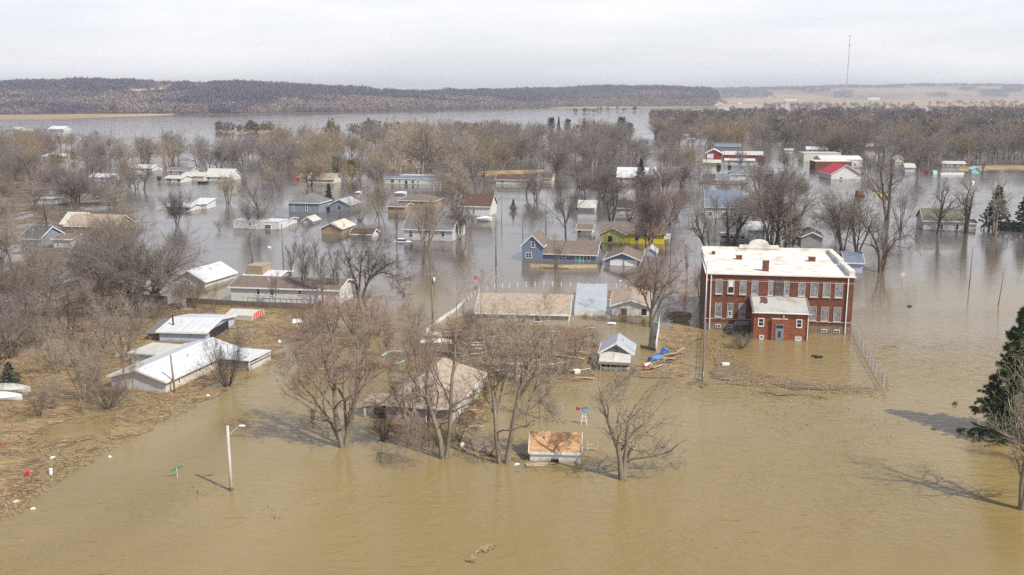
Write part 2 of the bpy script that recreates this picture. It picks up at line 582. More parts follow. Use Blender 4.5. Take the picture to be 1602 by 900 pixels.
def wood_material(name):
    m = bpy.data.materials.new(name)
    t, N, L = nodes_of(m)
    b = N['Principled BSDF']; b.inputs['Roughness'].default_value = 1; b.inputs['Specular IOR Level'].default_value = .05
    at = N.new('ShaderNodeAttribute'); at.attribute_name = 'tint'
    L.new(at.outputs['Color'], b.inputs['Base Color'])
    MATS[name] = m
wood_material('wood_mass')
CLEAR = [(222, 290, .50, .78), (262, 345, .84, 1.15), (590, 700, .90, 1.3), (120, 150, .3, .4), (470, 500, .45, .55)]
class Ridge:
    """a range of hills: foot and crest given per column, real distances"""
    def __init__(s, xs, foot, crest, depth, gully, seed):
        s.xs, s.foot, s.crest, s.depth, s.gully, s.seed = xs, foot, crest, depth, gully, seed
    def fD(s, px):
        py = interp(s.xs, s.foot, px)
        return CAMH * FPX * 1.0 / (py - HOR)
    def height(s, px, D):
        f = s.fD(px); c = f + interp(s.xs, s.depth, px)
        cz = CAMH + (HOR - interp(s.xs, s.crest, px)) / FPX * c * 1.02
        t = (D - f) / (c - f)
        X = (px - 801) / FPX * D
        g = fbm(X / s.gully, D / (s.gully * 2.5), s.seed)
        rise = np.where(t < 1, np.clip(t, 0, 1) ** .8, 1 - .25 * np.clip(t - 1, 0, 1))
        z = cz * rise * (1 - .5 * np.abs(g - .48) * 2 * np.clip(1.25 - t, 0, 1) * np.clip(t * 3, 0, 1))
        return z
    def mesh(s, name, m, p0, p1, step, back=1.6, nd=26, clearings=None, soil=(.125, .10, .095), grass=(.40, .31, .20)):
        pxs = np.arange(p0, p1, step)
        f = s.fD(pxs); dep = interp(s.xs, s.depth, pxs)
        T = np.linspace(-.02, back, nd)
        PX = np.repeat(pxs[:, None], nd, 1); D = f[:, None] + T[None] * dep[:, None]
        Z = s.height(PX, D)
        Z[:, 0] = -1.0
        V = np.stack([(PX - 801) / FPX * D * 1.0198, D, Z], -1).reshape(-1, 3)
        a = (np.arange(len(pxs) - 1)[:, None] * nd + np.arange(nd - 1)[None]).ravel()
        Q = np.stack([a, a + nd, a + nd + 1, a + 1], -1)
        me = npmesh(name, V, Q, mats=[m], smooth=True)
        if clearings is not None:
            TT = np.repeat(T[None], len(pxs), 0); j = fbm(PX / 15, TT * 20, 5) - .5
            k = np.zeros(PX.shape)
            for (ca, cb, ta, tb) in clearings:
                k = np.maximum(k, ((PX > ca + j * 20) & (PX < cb + j * 20) & (TT > ta + j * .3) & (TT < tb + j * .3)) * 1.0)
            c = np.ones(PX.shape + (4,)); c[..., :3] = np.array(soil) * (1 - k[..., None]) + np.array(grass) * k[..., None]
            at = me.color_attributes.new('tint', 'FLOAT_COLOR', 'POINT'); at.data.foreach_set('color', c.astype(np.float32).ravel())
        o = bpy.data.objects.new(name, me); COL.objects.link(o)
        return o

near_ridge = Ridge([-500, 0, 60, 140, 250, 400, 470, 600, 780, 880, 1100, 1300],
                   [179, 179, 179, 178, 177.5, 178, 176, 174, 170, 167, 166, 165],
                   [135, 134.5, 131.5, 129, 131, 133, 137, 143.5, 145.5, 147, 150, 152],
                   [900, 900, 900, 900, 1000, 900, 900, 800, 800, 700, 300, 300], 160, 3)
mid_ridge = Ridge([600, 740, 800, 860, 930, 1000, 1060, 1100, 1112, 1140],
                  [163, 163, 163, 163, 163, 163, 163, 163, 163, 163],
                  [150, 146, 144, 143, 139.5, 140.5, 141.5, 143, 151, 170],
                  [600, 600, 600, 600, 600, 600, 600, 600, 600, 600], 260, 9)
far_ridge = Ridge([900, 1080, 1200, 1300, 1330, 1400, 1500, 1602, 2000],
                  [157, 157, 157, 156.5, 156, 156, 156, 156, 156],
                  [143, 142, 140, 137.5, 138, 134.5, 135.5, 136.5, 136],
                  [2200, 2200, 2200, 2200, 2000, 2000, 2000, 2000, 2000], 700, 21)
setting(near_ridge.mesh('hills', 'wood_mass', -450, 1110, 4, nd=44, clearings=CLEAR), label='long wooded bluff across the flooded valley', cat='hills')
setting(mid_ridge.mesh('hills', 'wood_mass', 640, 1136, 4, nd=40, clearings=[(985, 1005, .5, .85), (1020, 1075, .2, .45), (600, 1200, -.1, .2)]), label='dark wooded ridge beyond the water', cat='hills')
setting(far_ridge.mesh('hills', 'far_hill_soil', 940, 2000, 8), label='pale rolling hills on the far right', cat='hills')

def sheet(name, pix, m, z, kind='structure', label=None, cat=None):
    pts = [G(x, y) for x, y in pix]
    mb = MB(); mb.prism([(p.x, p.y, z) for p in pts], (0, 0, -.5 - z))
    return setting(mb.build(name, m), kind, label, cat)
# tan fields at the foot of the hills
sheet('field', [(-120, 188), (0, 187), (100, 186.5), (165, 183.5), (235, 181.5), (270, 180), (280, 177.5), (-120, 177)], 'dry_field', .6, label='tan dry field along the left shore', cat='field')
sheet('field', [(860, 170), (960, 169), (1060, 168.5), (1130, 166.5), (1240, 165), (1360, 165.5), (1440, 166.5), (1550, 168), (1800, 169), (1800, 156.5), (1060, 156.5), (1000, 160), (900, 164)], 'dry_field', .5, label='tan flat cropland before the far hills', cat='field')
sheet('bank', [(430, 228), (520, 227), (640, 224), (720, 223), (722, 221), (640, 221.5), (520, 224), (430, 225.5)], 'dry_grass', .25, label='low golden grass bank among far trees', cat='bank')
sheet('bank', [(560, 268), (610, 264), (660, 259), (668, 257), (620, 257.5), (580, 261), (555, 265)], 'dry_grass', .22, label='low grassy bank behind the long white mobile home', cat='bank')
sheet('bank', [(690, 277), (760, 275), (850, 270), (850, 266), (760, 268), (690, 272)], 'dry_grass', .2, label='brown bank behind the brown roofed ranch house', cat='bank')
sheet('bank', [(1500, 268), (1560, 266), (1640, 267), (1640, 260), (1560, 259), (1500, 262)], 'dry_grass', .2, label='tan grassy shore at the far right', cat='bank')
sheet('bank', [(840, 222), (880, 220), (900, 217), (860, 216), (835, 219)], 'dry_grass', .2, label='small brown bank in far trees', cat='bank')
sheet('bank', [(355, 208), (400, 205.5), (442, 203), (442, 201.5), (400, 203), (355, 205)], 'dry_grass', .3, label='wooded islet in the flooded field', cat='bank')

# ------------------------------------------------------------------ far woods (uncountable)
def tufts(name, XY, Z, hgt, wid, cols, ntri, seed, label, size=1.0):
    rng = np.random.default_rng(seed)
    n = len(XY)
    P = np.concatenate([XY, Z[:, None]], 1)
    d = rng.normal(size=(n, ntri, 3)); d /= np.linalg.norm(d, axis=2, keepdims=True)
    rad = rng.uniform(.35, 1, (n, ntri, 1)) ** .6
    c = d * rad
    cen = P[:, None] + np.stack([c[..., 0] * wid[:, None] * .5, c[..., 1] * wid[:, None] * .5, hgt[:, None] * (.56 + .44 * c[..., 2])], -1)
    # each triangle is a small upright spray of twigs
    s = size * (wid[:, None, None] * rng.uniform(.16, .34, (n, ntri, 1)))
    th = rng.uniform(0, 2 * math.pi, (n, ntri)); a = np.stack([np.cos(th), np.sin(th), rng.normal(0, .3, (n, ntri))], -1)
    up = np.stack([c[..., 0] * .8 + rng.normal(0, .3, (n, ntri)), c[..., 1] * .8 + rng.normal(0, .3, (n, ntri)), np.ones((n, ntri))], -1)
    v0 = cen - up * s * .8
    v1 = cen + up * s * .9 + a * s * .55
    v2 = cen + up * s * .7 - a * s * .55
    V = np.stack([v0, v1, v2], 2).reshape(-1, 3)
    T = np.arange(len(V)).reshape(-1, 3)
    me = npmesh(name, V, tris=T, mats=['wood_mass'])
    ca = np.ones((n, ntri * 3, 4)); ca[..., :3] = cols[:, None, :] * rng.uniform(.86, 1.14, (n, ntri, 1)).repeat(3, 1)
    at = me.color_attributes.new('tint', 'FLOAT_COLOR', 'POINT')
    at.data.foreach_set('color', ca.astype(np.float32).ravel())
    o = bpy.data.objects.new(name, me); COL.objects.link(o)
    return setting(o, 'stuff', label, 'woods')
HAZE_PURP = np.array((.095, .090, .140)); GREYB = np.array((.20, .158, .145)); TANW = np.array((.30, .22, .17)); DGREEN = np.array((.03, .035, .03)); GOLDW = np.array((.30, .20, .10))  # purple winter woods with the blue of haze mixed into their colour
def ridge_wood(r, p0, p1, n, seed, label, h0, h1, dark, t0=0.0, t1=1.35, clearings=()):
    rng = np.random.default_rng(seed)
    px = rng.uniform(p0, p1, n); t = t0 + (t1 - t0) * rng.uniform(0, 1, n) ** 1.15
    f = r.fD(px); D = f + t * interp(r.xs, r.depth, px)
    z = r.height(px, D)
    X = (px - 801) / FPX * D * 1.0198
    keep = np.ones(n, bool)
    for (ca, cb, ta, tb) in clearings:
        j = fbm(px / 15, t * 20, 5) - .5
        keep &= ~((px > ca + j * 20) & (px < cb + j * 20) & (t > ta + j * .3) & (t < tb + j * .3))
    if r is far_ridge: keep &= (fbm(px / 38, t * 3.2, 77) > .47) | (t > .93)
    patch = fbm(X / 130, D / 160, seed + 3)
    k = np.clip((t - .16) / .35 + (patch - .47) * 4.5, 0, 1)[:, None]
    lowt = TANW * .55 + GREYB * .5 + np.array((.0, .01, .04))  # low slopes also get haze blue added to their colour
    cols = lowt * (1 - k) + (HAZE_PURP * dark + GREYB * (1 - dark)) * k
    cols *= rng.uniform(.82, 1.18, (n, 1))
    cols[rng.uniform(size=n) < .04] = DGREEN
    h = rng.uniform(h0, h1, n) * (.55 + .95 * fbm(X / 45, D / 60, seed + 9)); w = h * rng.uniform(.6, 1.0, n)
    return tufts('woods', np.stack([X, D], 1)[keep], z[keep] - .5, h[keep], w[keep], cols[keep], 22, seed, label, size=.70)
ridge_wood(near_ridge, -200, 900, 30000, 5, 'bare purple grey woods covering the long bluff', 8, 14, .85, clearings=CLEAR)
ridge_wood(near_ridge, 880, 1110, 2500, 6, 'low bare scrub along the far shore', 6, 12, .3, t1=.9)
ridge_wood(mid_ridge, 700, 1112, 9000, 7, 'dark bare woods on the ridge beyond the water', 11, 19, 1.0, t0=.25, clearings=[(985, 1005, .5, .85), (1020, 1075, .2, .45)])
ridge_wood(far_ridge, 1050, 1750, 11000, 8, 'haze blue woods on the far hills', 16, 26, 1.0, t0=.08, t1=1.2, clearings=[])

def band_wood(poly_rows, n, seed, label, h0, h1, pal, thr=.40, sc=60):
    """flat-ground woods: rows of (px0, px1, py0, py1)"""
    rng = np.random.default_rng(seed)
    xs, ys = [], []
    tot = sum((b - a) * (d - c) for a, b, c, d in poly_rows)
    for a, b, c, d in poly_rows:
        m = int(n * (b - a) * (d - c) / tot)
        px = rng.uniform(a, b, m); py = rng.uniform(c, d, m)
        D = CAMH * FPX / (py - HOR); X = (px - 801) / FPX * D * 1.0198
        k = fbm(X / sc, D / (sc * 2), seed) > thr
        xs.append(X[k]); ys.append(D[k])
    X = np.concatenate(xs); D = np.concatenate(ys)
    m = len(X)
    pal = np.array(pal); ci = rng.integers(0, len(pal), m)
    cl = pal[ci] * rng.uniform(.75, 1.25, (m, 1))
    h = rng.uniform(h0, h1, m)
    return tufts('woods', np.stack([X, D], 1), np.zeros(m) - .3, h, h * rng.uniform(.6, .95, m), cl, 80, seed, label, size=.55)
band_wood([(1280, 1720, 176, 189), (1010, 1130, 181, 188), (1130, 1300, 177, 188)], 1000, 31, 'brown bare woods far out on the right of the plain', 10, 15, [GREYB, GREYB * .8, TANW * .7, GREYB * .62])
band_wood([(1430, 1720, 160, 176), (1180, 1420, 164, 172)], 420, 35, 'pale tan bare woods along the far right fields', 9, 14, [TANW, TANW * 1.15, TANW * .8 + GREYB * .2])
band_wood([(1190, 1700, 187, 214)], 420, 32, 'bare canopy of the far end of town', 10, 15, [GREYB * .85, GREYB * .65, GREYB * .75, TANW * .6], thr=.45)
band_wood([(-100, 15, 203, 207), (355, 442, 202, 207), (895, 940, 175, 177), (920, 1000, 172, 173.5)], 90, 33, 'scrub and cedars on islets in the flooded fields', 7, 11, [GREYB, DGREEN * 1.6, GOLDW * .6], thr=.2)
band_wood([(520, 900, 204, 214)], 70, 34, 'thin far line of bare trees along the drowned field edge', 9, 13, [GREYB, TANW * .7, GOLDW * .6], thr=.45, sc=40)
# ------------------------------------------------------------------ trees
def nrm(a):
    return a / np.maximum(np.linalg.norm(a, axis=-1, keepdims=True), 1e-9)
def walk(rng, P0, D0, Ln, k, wander, up):
    """polylines (n, k+1, 3) from start points, directions and lengths"""
    n = len(P0)
    P = np.zeros((n, k + 1, 3)); P[:, 0] = P0
    d = nrm(D0.copy())
    for i in range(k):
        d = nrm(d + rng.normal(0, wander, (n, 3)) + np.array([0, 0, up]))
        P[:, i + 1] = P[:, i] + d * (Ln / k)[:, None]
    return P
def kids(rng, P, R, m, tlo, thi, alo, ahi, lfac, k, wander, up, rfac=.55, rend=.25, lmin=.3, tpow=1.0, lead=0):
    n, kk, _ = P.shape
    tot = n * m
    pi = np.repeat(np.arange(n), m)
    t = tlo + (thi - tlo) * ((np.tile(np.arange(m), n) + rng.uniform(0, 1, tot)) / m) ** tpow
    if lead:
        t = t.reshape(n, m); t[:, -lead:] = .98; t = t.ravel()
    x = t * (kk - 1); i = np.minimum(x.astype(int), kk - 2); f = (x - i)[:, None]
    A = P[pi, i]; B = P[pi, i + 1]
    p0 = A * (1 - f) + B * f
    tg = nrm(B - A)
    r0 = R[pi, i] * (1 - f[:, 0]) + R[pi, i + 1] * f[:, 0]
    q = nrm(np.cross(tg, rng.normal(size=(tot, 3))))
    ang = np.radians(rng.uniform(alo, ahi, tot))
    if lead:
        an = ang.reshape(n, m); an[:, -lead:] *= .5; ang = an.ravel()
    d = tg * np.cos(ang)[:, None] + q * np.sin(ang)[:, None]
    pl = np.linalg.norm(np.diff(P, axis=1), axis=2).sum(1)[pi]
    Ln = np.maximum(pl * lfac * (1.15 - .6 * t) * rng.uniform(.65, 1.25, tot), lmin)
    C = walk(rng, p0, d, Ln, k, wander, up)
    rr = np.maximum(r0 * rfac * rng.uniform(.7, 1.0, tot), .008)
    R2 = rr[:, None] * np.linspace(1, rend, k + 1)[None]
    return C, R2
def tubes(P, R, s):
    n, k, _ = P.shape
    T = np.zeros_like(P)
    T[:, 1:-1] = P[:, 2:] - P[:, :-2]; T[:, 0] = P[:, 1] - P[:, 0]; T[:, -1] = P[:, -1] - P[:, -2]
    T = nrm(T)
    ref = np.where(np.abs(T[..., 2:3]) > .9, np.array([1., 0, 0]), np.array([0, 0, 1.]))
    U = nrm(np.cross(T, ref)); Wv = np.cross(T, U)
    a = np.arange(s) * 2 * math.pi / s
    V = P[:, :, None] + R[:, :, None, None] * (U[:, :, None] * np.cos(a)[None, None, :, None] + Wv[:, :, None] * np.sin(a)[None, None, :, None])
    b = (np.arange(n)[:, None, None] * k + np.arange(k - 1)[None, :, None]) * s
    i = np.arange(s)[None, None]; j = (i + 1) % s
    Q = np.stack([b + i, b + s + i, b + s + j, b + j], -1).reshape(-1, 4)
    return V.reshape(-1, 3), Q
def tube_mesh(name, lst, m):
    Vs, Qs, o = [], [], 0
    for P, R, s in lst:
        V, Q = tubes(P, R, s)
        Vs.append(V); Qs.append(Q + o); o += len(V)
    return npmesh(name, np.concatenate(Vs), np.concatenate(Qs), mats=[m], smooth=True)

def resample(pts, k):
    pts = np.array(pts, float)
    d = np.r_[0, np.cumsum(np.linalg.norm(np.diff(pts, axis=0), axis=1))]
    t = np.linspace(0, d[-1], k)
    return np.stack([np.interp(t, d, pts[:, i]) for i in range(3)], 1)

def grow(seed, H=10., style='round', stems=None, dens=1.0, detail=3):
    """levels of limbs; trunk list and crown list of (P, R, sides)"""
    rng = np.random.default_rng(seed)
    S = dict(
        round=dict(ns=1, tl=.36, lean=.06, sp=(25, 72), n1=9, l1=1.5, n2=7, n3=7, n4=6, up=.05, r=.024, wander=.14),
        vase=dict(ns=4, tl=.50, lean=.38, sp=(18, 55), n1=7, l1=.85, n2=6, n3=6, n4=6, up=.05, r=.016, wander=.14),
        tall=dict(ns=1, tl=.82, lean=.04, sp=(25, 58), n1=15, l1=.48, n2=6, n3=6, n4=5, up=.09, r=.017, wander=.12),
        slim=dict(ns=2, tl=.85, lean=.07, sp=(15, 38), n1=9, l1=.30, n2=5, n3=5, n4=4, up=.14, r=.012, wander=.10),
        open=dict(ns=2, tl=.62, lean=.20, sp=(25, 65), n1=6, l1=.62, n2=5, n3=5, n4=5, up=.06, r=.026, wander=.22),
        spread=dict(ns=3, tl=.28, lean=.42, sp=(20, 60), n1=8, l1=2.1, n2=8, n3=7, n4=6, up=.02, r=.022, wander=.16),
        shrub=dict(ns=10, tl=.8, lean=.55, sp=(15, 50), n1=6, l1=.45, n2=4, n3=4, n4=3, up=.06, r=.010, wander=.14),
        bush=dict(ns=22, tl=.7, lean=1.1, sp=(15, 60), n1=5, l1=.55, n2=5, n3=4, n4=3, up=.05, r=.009, wander=.2),
    )[style]
    ns = S['ns']
    if stems is None:
        az = rng.uniform(0, 2 * math.pi) + np.arange(ns) * 2 * math.pi / ns + rng.uniform(-.4, .4, ns)
        D0 = np.stack([np.cos(az) * S['lean'], np.sin(az) * S['lean'], np.ones(ns)], 1) * 1.0
        D0[:, :2] *= rng.uniform(.5, 1.2, (ns, 1))
        off = .0 if ns == 1 else H * S['r'] * .9
        P0 = np.stack([np.cos(az) * off, np.sin(az) * off, np.full(ns, -.06 * H)], 1)
        P = walk(rng, P0, D0, np.full(ns, H * (S['tl'] + .06)) * rng.uniform(.85, 1.1, ns), 8, .05, .03)
        R = (H * S['r'] * rng.uniform(.75, 1.05, ns))[:, None] * np.linspace(1, .55 if S['tl'] < .7 else .25, 9)[None]
        R[:, 0] *= 1.35; R[:, 1] *= 1.08
    else:
        P = np.stack([resample(p[0], 10) for p in stems]); P = P + rng.normal(0, .006 * H, P.shape) * np.linspace(0, 1, 10)[None, :, None]
        R = np.stack([np.interp(np.linspace(0, 1, 10), np.linspace(0, 1, len(p[1])), p[1]) for p in stems]) * .60
    tr = [(P, R, 8)]
    n4 = max(2, int(S['n4'] * dens))
    lo = (.2 if style == 'tall' else .35) if S['tl'] > .45 else .5
    if stems is not None: lo = .22
    P1, R1 = kids(rng, P, R, S['n1'] if stems is None else 9, lo, 1.0, *(S['sp'] if stems is None else (25, 60)), S['l1'] if stems is None else .46, 6, S['wander'], S['up'], .6, .3, H * .05, lead=2 if S['tl'] < .7 or stems is not None else 1)
    tr.append((P1, R1, 6))
    n2_, n3_ = (S['n2'], S['n3']) if stems is None else (5, 4)
    P2, R2 = kids(rng, P1, R1, n2_, .15, 1.0, 22, 60, .62, 5, S['wander'] * 1.1, S['up'], .6, .3, H * .03, lead=1)
    if detail < 2:
        cr = [(P2, R2 * 1.2, 3)]
        P3, R3 = kids(rng, P2, R2, S['n3'], .15, 1.0, 20, 55, .55, 2, .12, S['up'] * .6, .75, .5, H * .03)
        R3 = np.maximum(R3, H * .0012); cr.append((P3, R3, 3))
        if detail < 1:
            return tr[:1] + [(P1, R1, 4)], [(P2, R2 * 1.2, 3), (P3, R3 * 1.3, 3)]
        P4, R4 = kids(rng, P3, R3, 3, .2, 1.0, 20, 50, .6, 1, .1, .04, .9, .5, H * .025)
        cr.append((P4, np.maximum(R4, H * .0008), 3))
        return tr, cr
    tr.append((P2, R2, 4))
    P3, R3 = kids(rng, P2, R2, n3_, .1, 1.0, 22, 58, .62, 4, S['wander'], S['up'] * .8, .6, .35, H * .025, lead=1)
    R3 = np.maximum(R3, H * .0009)
    P4, R4 = kids(rng, P3, R3, n4, .1, 1.0, 20, 55, .65, 2 if detail < 4 else 3, .12, .03, .7, .5, H * .022)
    R4 = np.maximum(R4, H * (.0006 if stems is None else .00045))
    cr = [(P3, R3, 3), (P4, R4, 3)]
    if detail >= 4:
        P5, R5 = kids(rng, P4, R4, 2, .2, 1.0, 20, 50, .7, 2, .12, .02, .8, .5, H * .015)
        cr.append((P5, np.maximum(R5, H * .00045), 3))
    return tr, cr

PROTO = {}
def proto(style, k, detail):
    key = (style, k, detail)
    if key not in PROTO:
        tr, cr = grow(hash((style, k)) % 1 + 100 * k + sum(map(ord, style)), 10., style, detail=detail, dens=1.0 if detail < 3 else 1.15)
        if detail < 2:
            PROTO[key] = (tube_mesh('bare_tree', tr + cr, 'twig_grey'), None)
        else:
            PROTO[key] = (tube_mesh('trunk', tr, 'bark_grey'), tube_mesh('crown', cr, 'twig_grey'))
    return PROTO[key]
def objmat(o, m):
    o.material_slots[0].link = 'OBJECT'
    o.material_slots[0].material = MATS[m]
BARKFOR = dict(grey='bark_grey', brown='bark_brown', red='bark_grey', gold='bark_grey', pale='bark_pale', dark='bark_dark', rose='bark_pale')
TREES = []    # (object, px, style, tint, height_m, explicit label or None)
def place_tree(px, py, hpx, style, tint, label=None, k=None, rot=None, wf=1.0, rnd=random.Random(77), lean=0.0, metres=None):
    p = G(px, py)
    h = metres if metres else hpx * scl(py) * 1.02
    D = p.y
    detail = 3 if D < 430 else 1
    k = rnd.randrange(4) if k is None else k
    rot = rnd.uniform(0, 6.28) if rot is None else rot
    a, b = proto(style, k, detail)
    s = h / TOPH(style, k, detail)
    nm = 'shrub' if style in ('shrub', 'bush') and h < 5 else 'bare_tree'
    if b is None:
        o = bpy.data.objects.new(nm, a); COL.objects.link(o); objmat(o, 'twig_' + tint)
    else:
        o = empty(nm)
        t = bpy.data.objects.new('trunk', a); COL.objects.link(t); t.parent = o; objmat(t, BARKFOR[tint])
        c = bpy.data.objects.new('crown', b); COL.objects.link(c); c.parent = o; objmat(c, 'twig_' + tint)
    o.location = (p.x, p.y, 0)
    o.rotation_euler = (0, lean, rot) if not lean else (0, lean, 0)
    o.scale = (s * wf, s * wf, s)
    TREES.append((o, px, style, tint, h, label))
    return o
_TH = {}
def TOPH(style, k, detail):
    key = (style, k, detail)
    if key not in _TH:
        me = proto(*key)[0 if detail < 2 else 1]
        z = np.zeros(len(me.vertices) * 3, np.float32); me.vertices.foreach_get('co', z)
        _TH[key] = float(np.percentile(z[2::3], 99.7))
    return _TH[key]

def hand_tree(px, py, limbs, tint, label, seed, H, style='open', depth=.35, dens=1.3, detail=4):
    """a tree whose main limbs follow the ones seen: limbs = [([(dx px, dy px up, lean back 0..1) ...], r0, r1)], metres worked out at its own distance"""
    p = G(px, py); s = scl(py)
    stems = []
    for pts, r0, r1 in limbs:
        stems.append(([(a * s, c * H, (b * s - c * H * .2) * 1.02) for a, b, c in pts], [r0, (r0 * .6 + r1 * .4), r1]))
    tr, cr = grow(seed, H, style, stems=stems, dens=dens, detail=detail)
    o = empty('bare_tree', (p.x, p.y, 0))
    for nm, l, m in (('trunk', tr, BARKFOR[tint]), ('crown', cr, 'twig_' + tint)):
        ob = bpy.data.objects.new(nm, tube_mesh(nm, l, m)); COL.objects.link(ob); ob.parent = o
    TREES.append((o, px, style, tint, H, label))
    return o

# evergreens: branches in whorls carrying short needle sprays
def conifer_mesh(seed, H=10., wid=.42, n=60, droop=-.25, spray=34, jun=False, size=.045):
    rng = np.random.default_rng(seed)
    tb = [(walk(rng, np.array([[0, 0, -.6]]), np.array([[0, 0, 1.]]), np.array([H + .5]), 8, .01, .02), np.linspace(H * .022, .01, 9)[None], 6)]
    z = H * (.03 + .95 * (np.arange(n) + rng.uniform(0, 1, n)) / n)
    f = 1 - z / H
    ln = H * wid * (f ** .85 if not jun else np.sqrt(np.clip(1 - ((z / H - .22) / .80) ** 2, .02, 1))) * rng.uniform(.7, 1.12, n) + .1
    az = np.arange(n) * 2.4 + rng.uniform(-.5, .5, n)
    D0 = np.stack([np.cos(az), np.sin(az), np.full(n, .15 if not jun else .8)], 1)
    B = walk(rng, np.stack([z * 0, z * 0, z], 1), D0, ln, 5, .07, droop * .3 if not jun else .12)
    B[:, -1, 2] += ln * .06
    RB = np.full((n, 1), H * .005) * np.linspace(1, .3, 6)[None]
    tb.append((B, RB, 3))
    # side sprays
    C, RC = kids(rng, B, RB, 7, .18, 1.0, 30, 65, .38, 3, .1, -.06 if not jun else .08, .5, .4, H * .02, lead=1)
    m = len(C) * spray // 4
    ci = rng.integers(0, len(C), m); t = rng.uniform(0, 2.999, m); i = t.astype(int); fr = (t - i)[:, None]
    c = C[ci, i] * (1 - fr) + C[ci, i + 1] * fr
    d = nrm(nrm(C[ci, i + 1] - C[ci, i]) + rng.normal(0, .55, (m, 3)) + np.array([0, 0, -.15]))
    q = nrm(np.cross(d, rng.normal(size=(m, 3))))
    s = H * size * rng.uniform(.6, 1.3, (m, 1))
    c = c + rng.normal(0, H * .006, (m, 3))
    wq = .13 if n > 100 else .22
    V = np.stack([c - q * s * wq, c + q * s * wq, c + d * s], 1).reshape(-1, 3)
    T = np.arange(len(V)).reshape(-1, 3)
    return tube_mesh('trunk', tb, 'bark_dark'), npmesh('crown', V, tris=T, mats=['needles_green'])
_CON = {}
def conifer(px, py, hpx, wpx, label, m='needles_green', kind='spruce', seed=0, name=None):
    p = G(px, py); s = scl(py); H = hpx * s * 1.02
    big = H > 9 and p.y < 200
    key = (kind, seed % 3, big)
    if key not in _CON:
        if kind == 'spruce':
            _CON[key] = conifer_mesh(500 + seed, 10, .36, 150 if big else 70, -.3, 300 if big else 60, size=.026 if big else .045)
        else:
            _CON[key] = conifer_mesh(600 + seed, 10, .5, 60, 0, 50, True, size=.05)
    t0, c0 = _CON[key]
    o = empty(name or ('spruce_tree' if kind == 'spruce' else 'cedar_tree'), (p.x, p.y, 0), random.Random(seed).uniform(0, 6))
    t = bpy.data.objects.new('trunk', t0); COL.objects.link(t); t.parent = o
    c = bpy.data.objects.new('crown', c0); COL.objects.link(c); c.parent = o; objmat(c, m)
    k = wpx * s / (.75 * 10 if kind == 'spruce' else 9.0)
    o.scale = (k, k, H / 10)
    tag(o, label, 'evergreen tree')
    FOOT.append((p.x, p.y, 3.0))
    return o
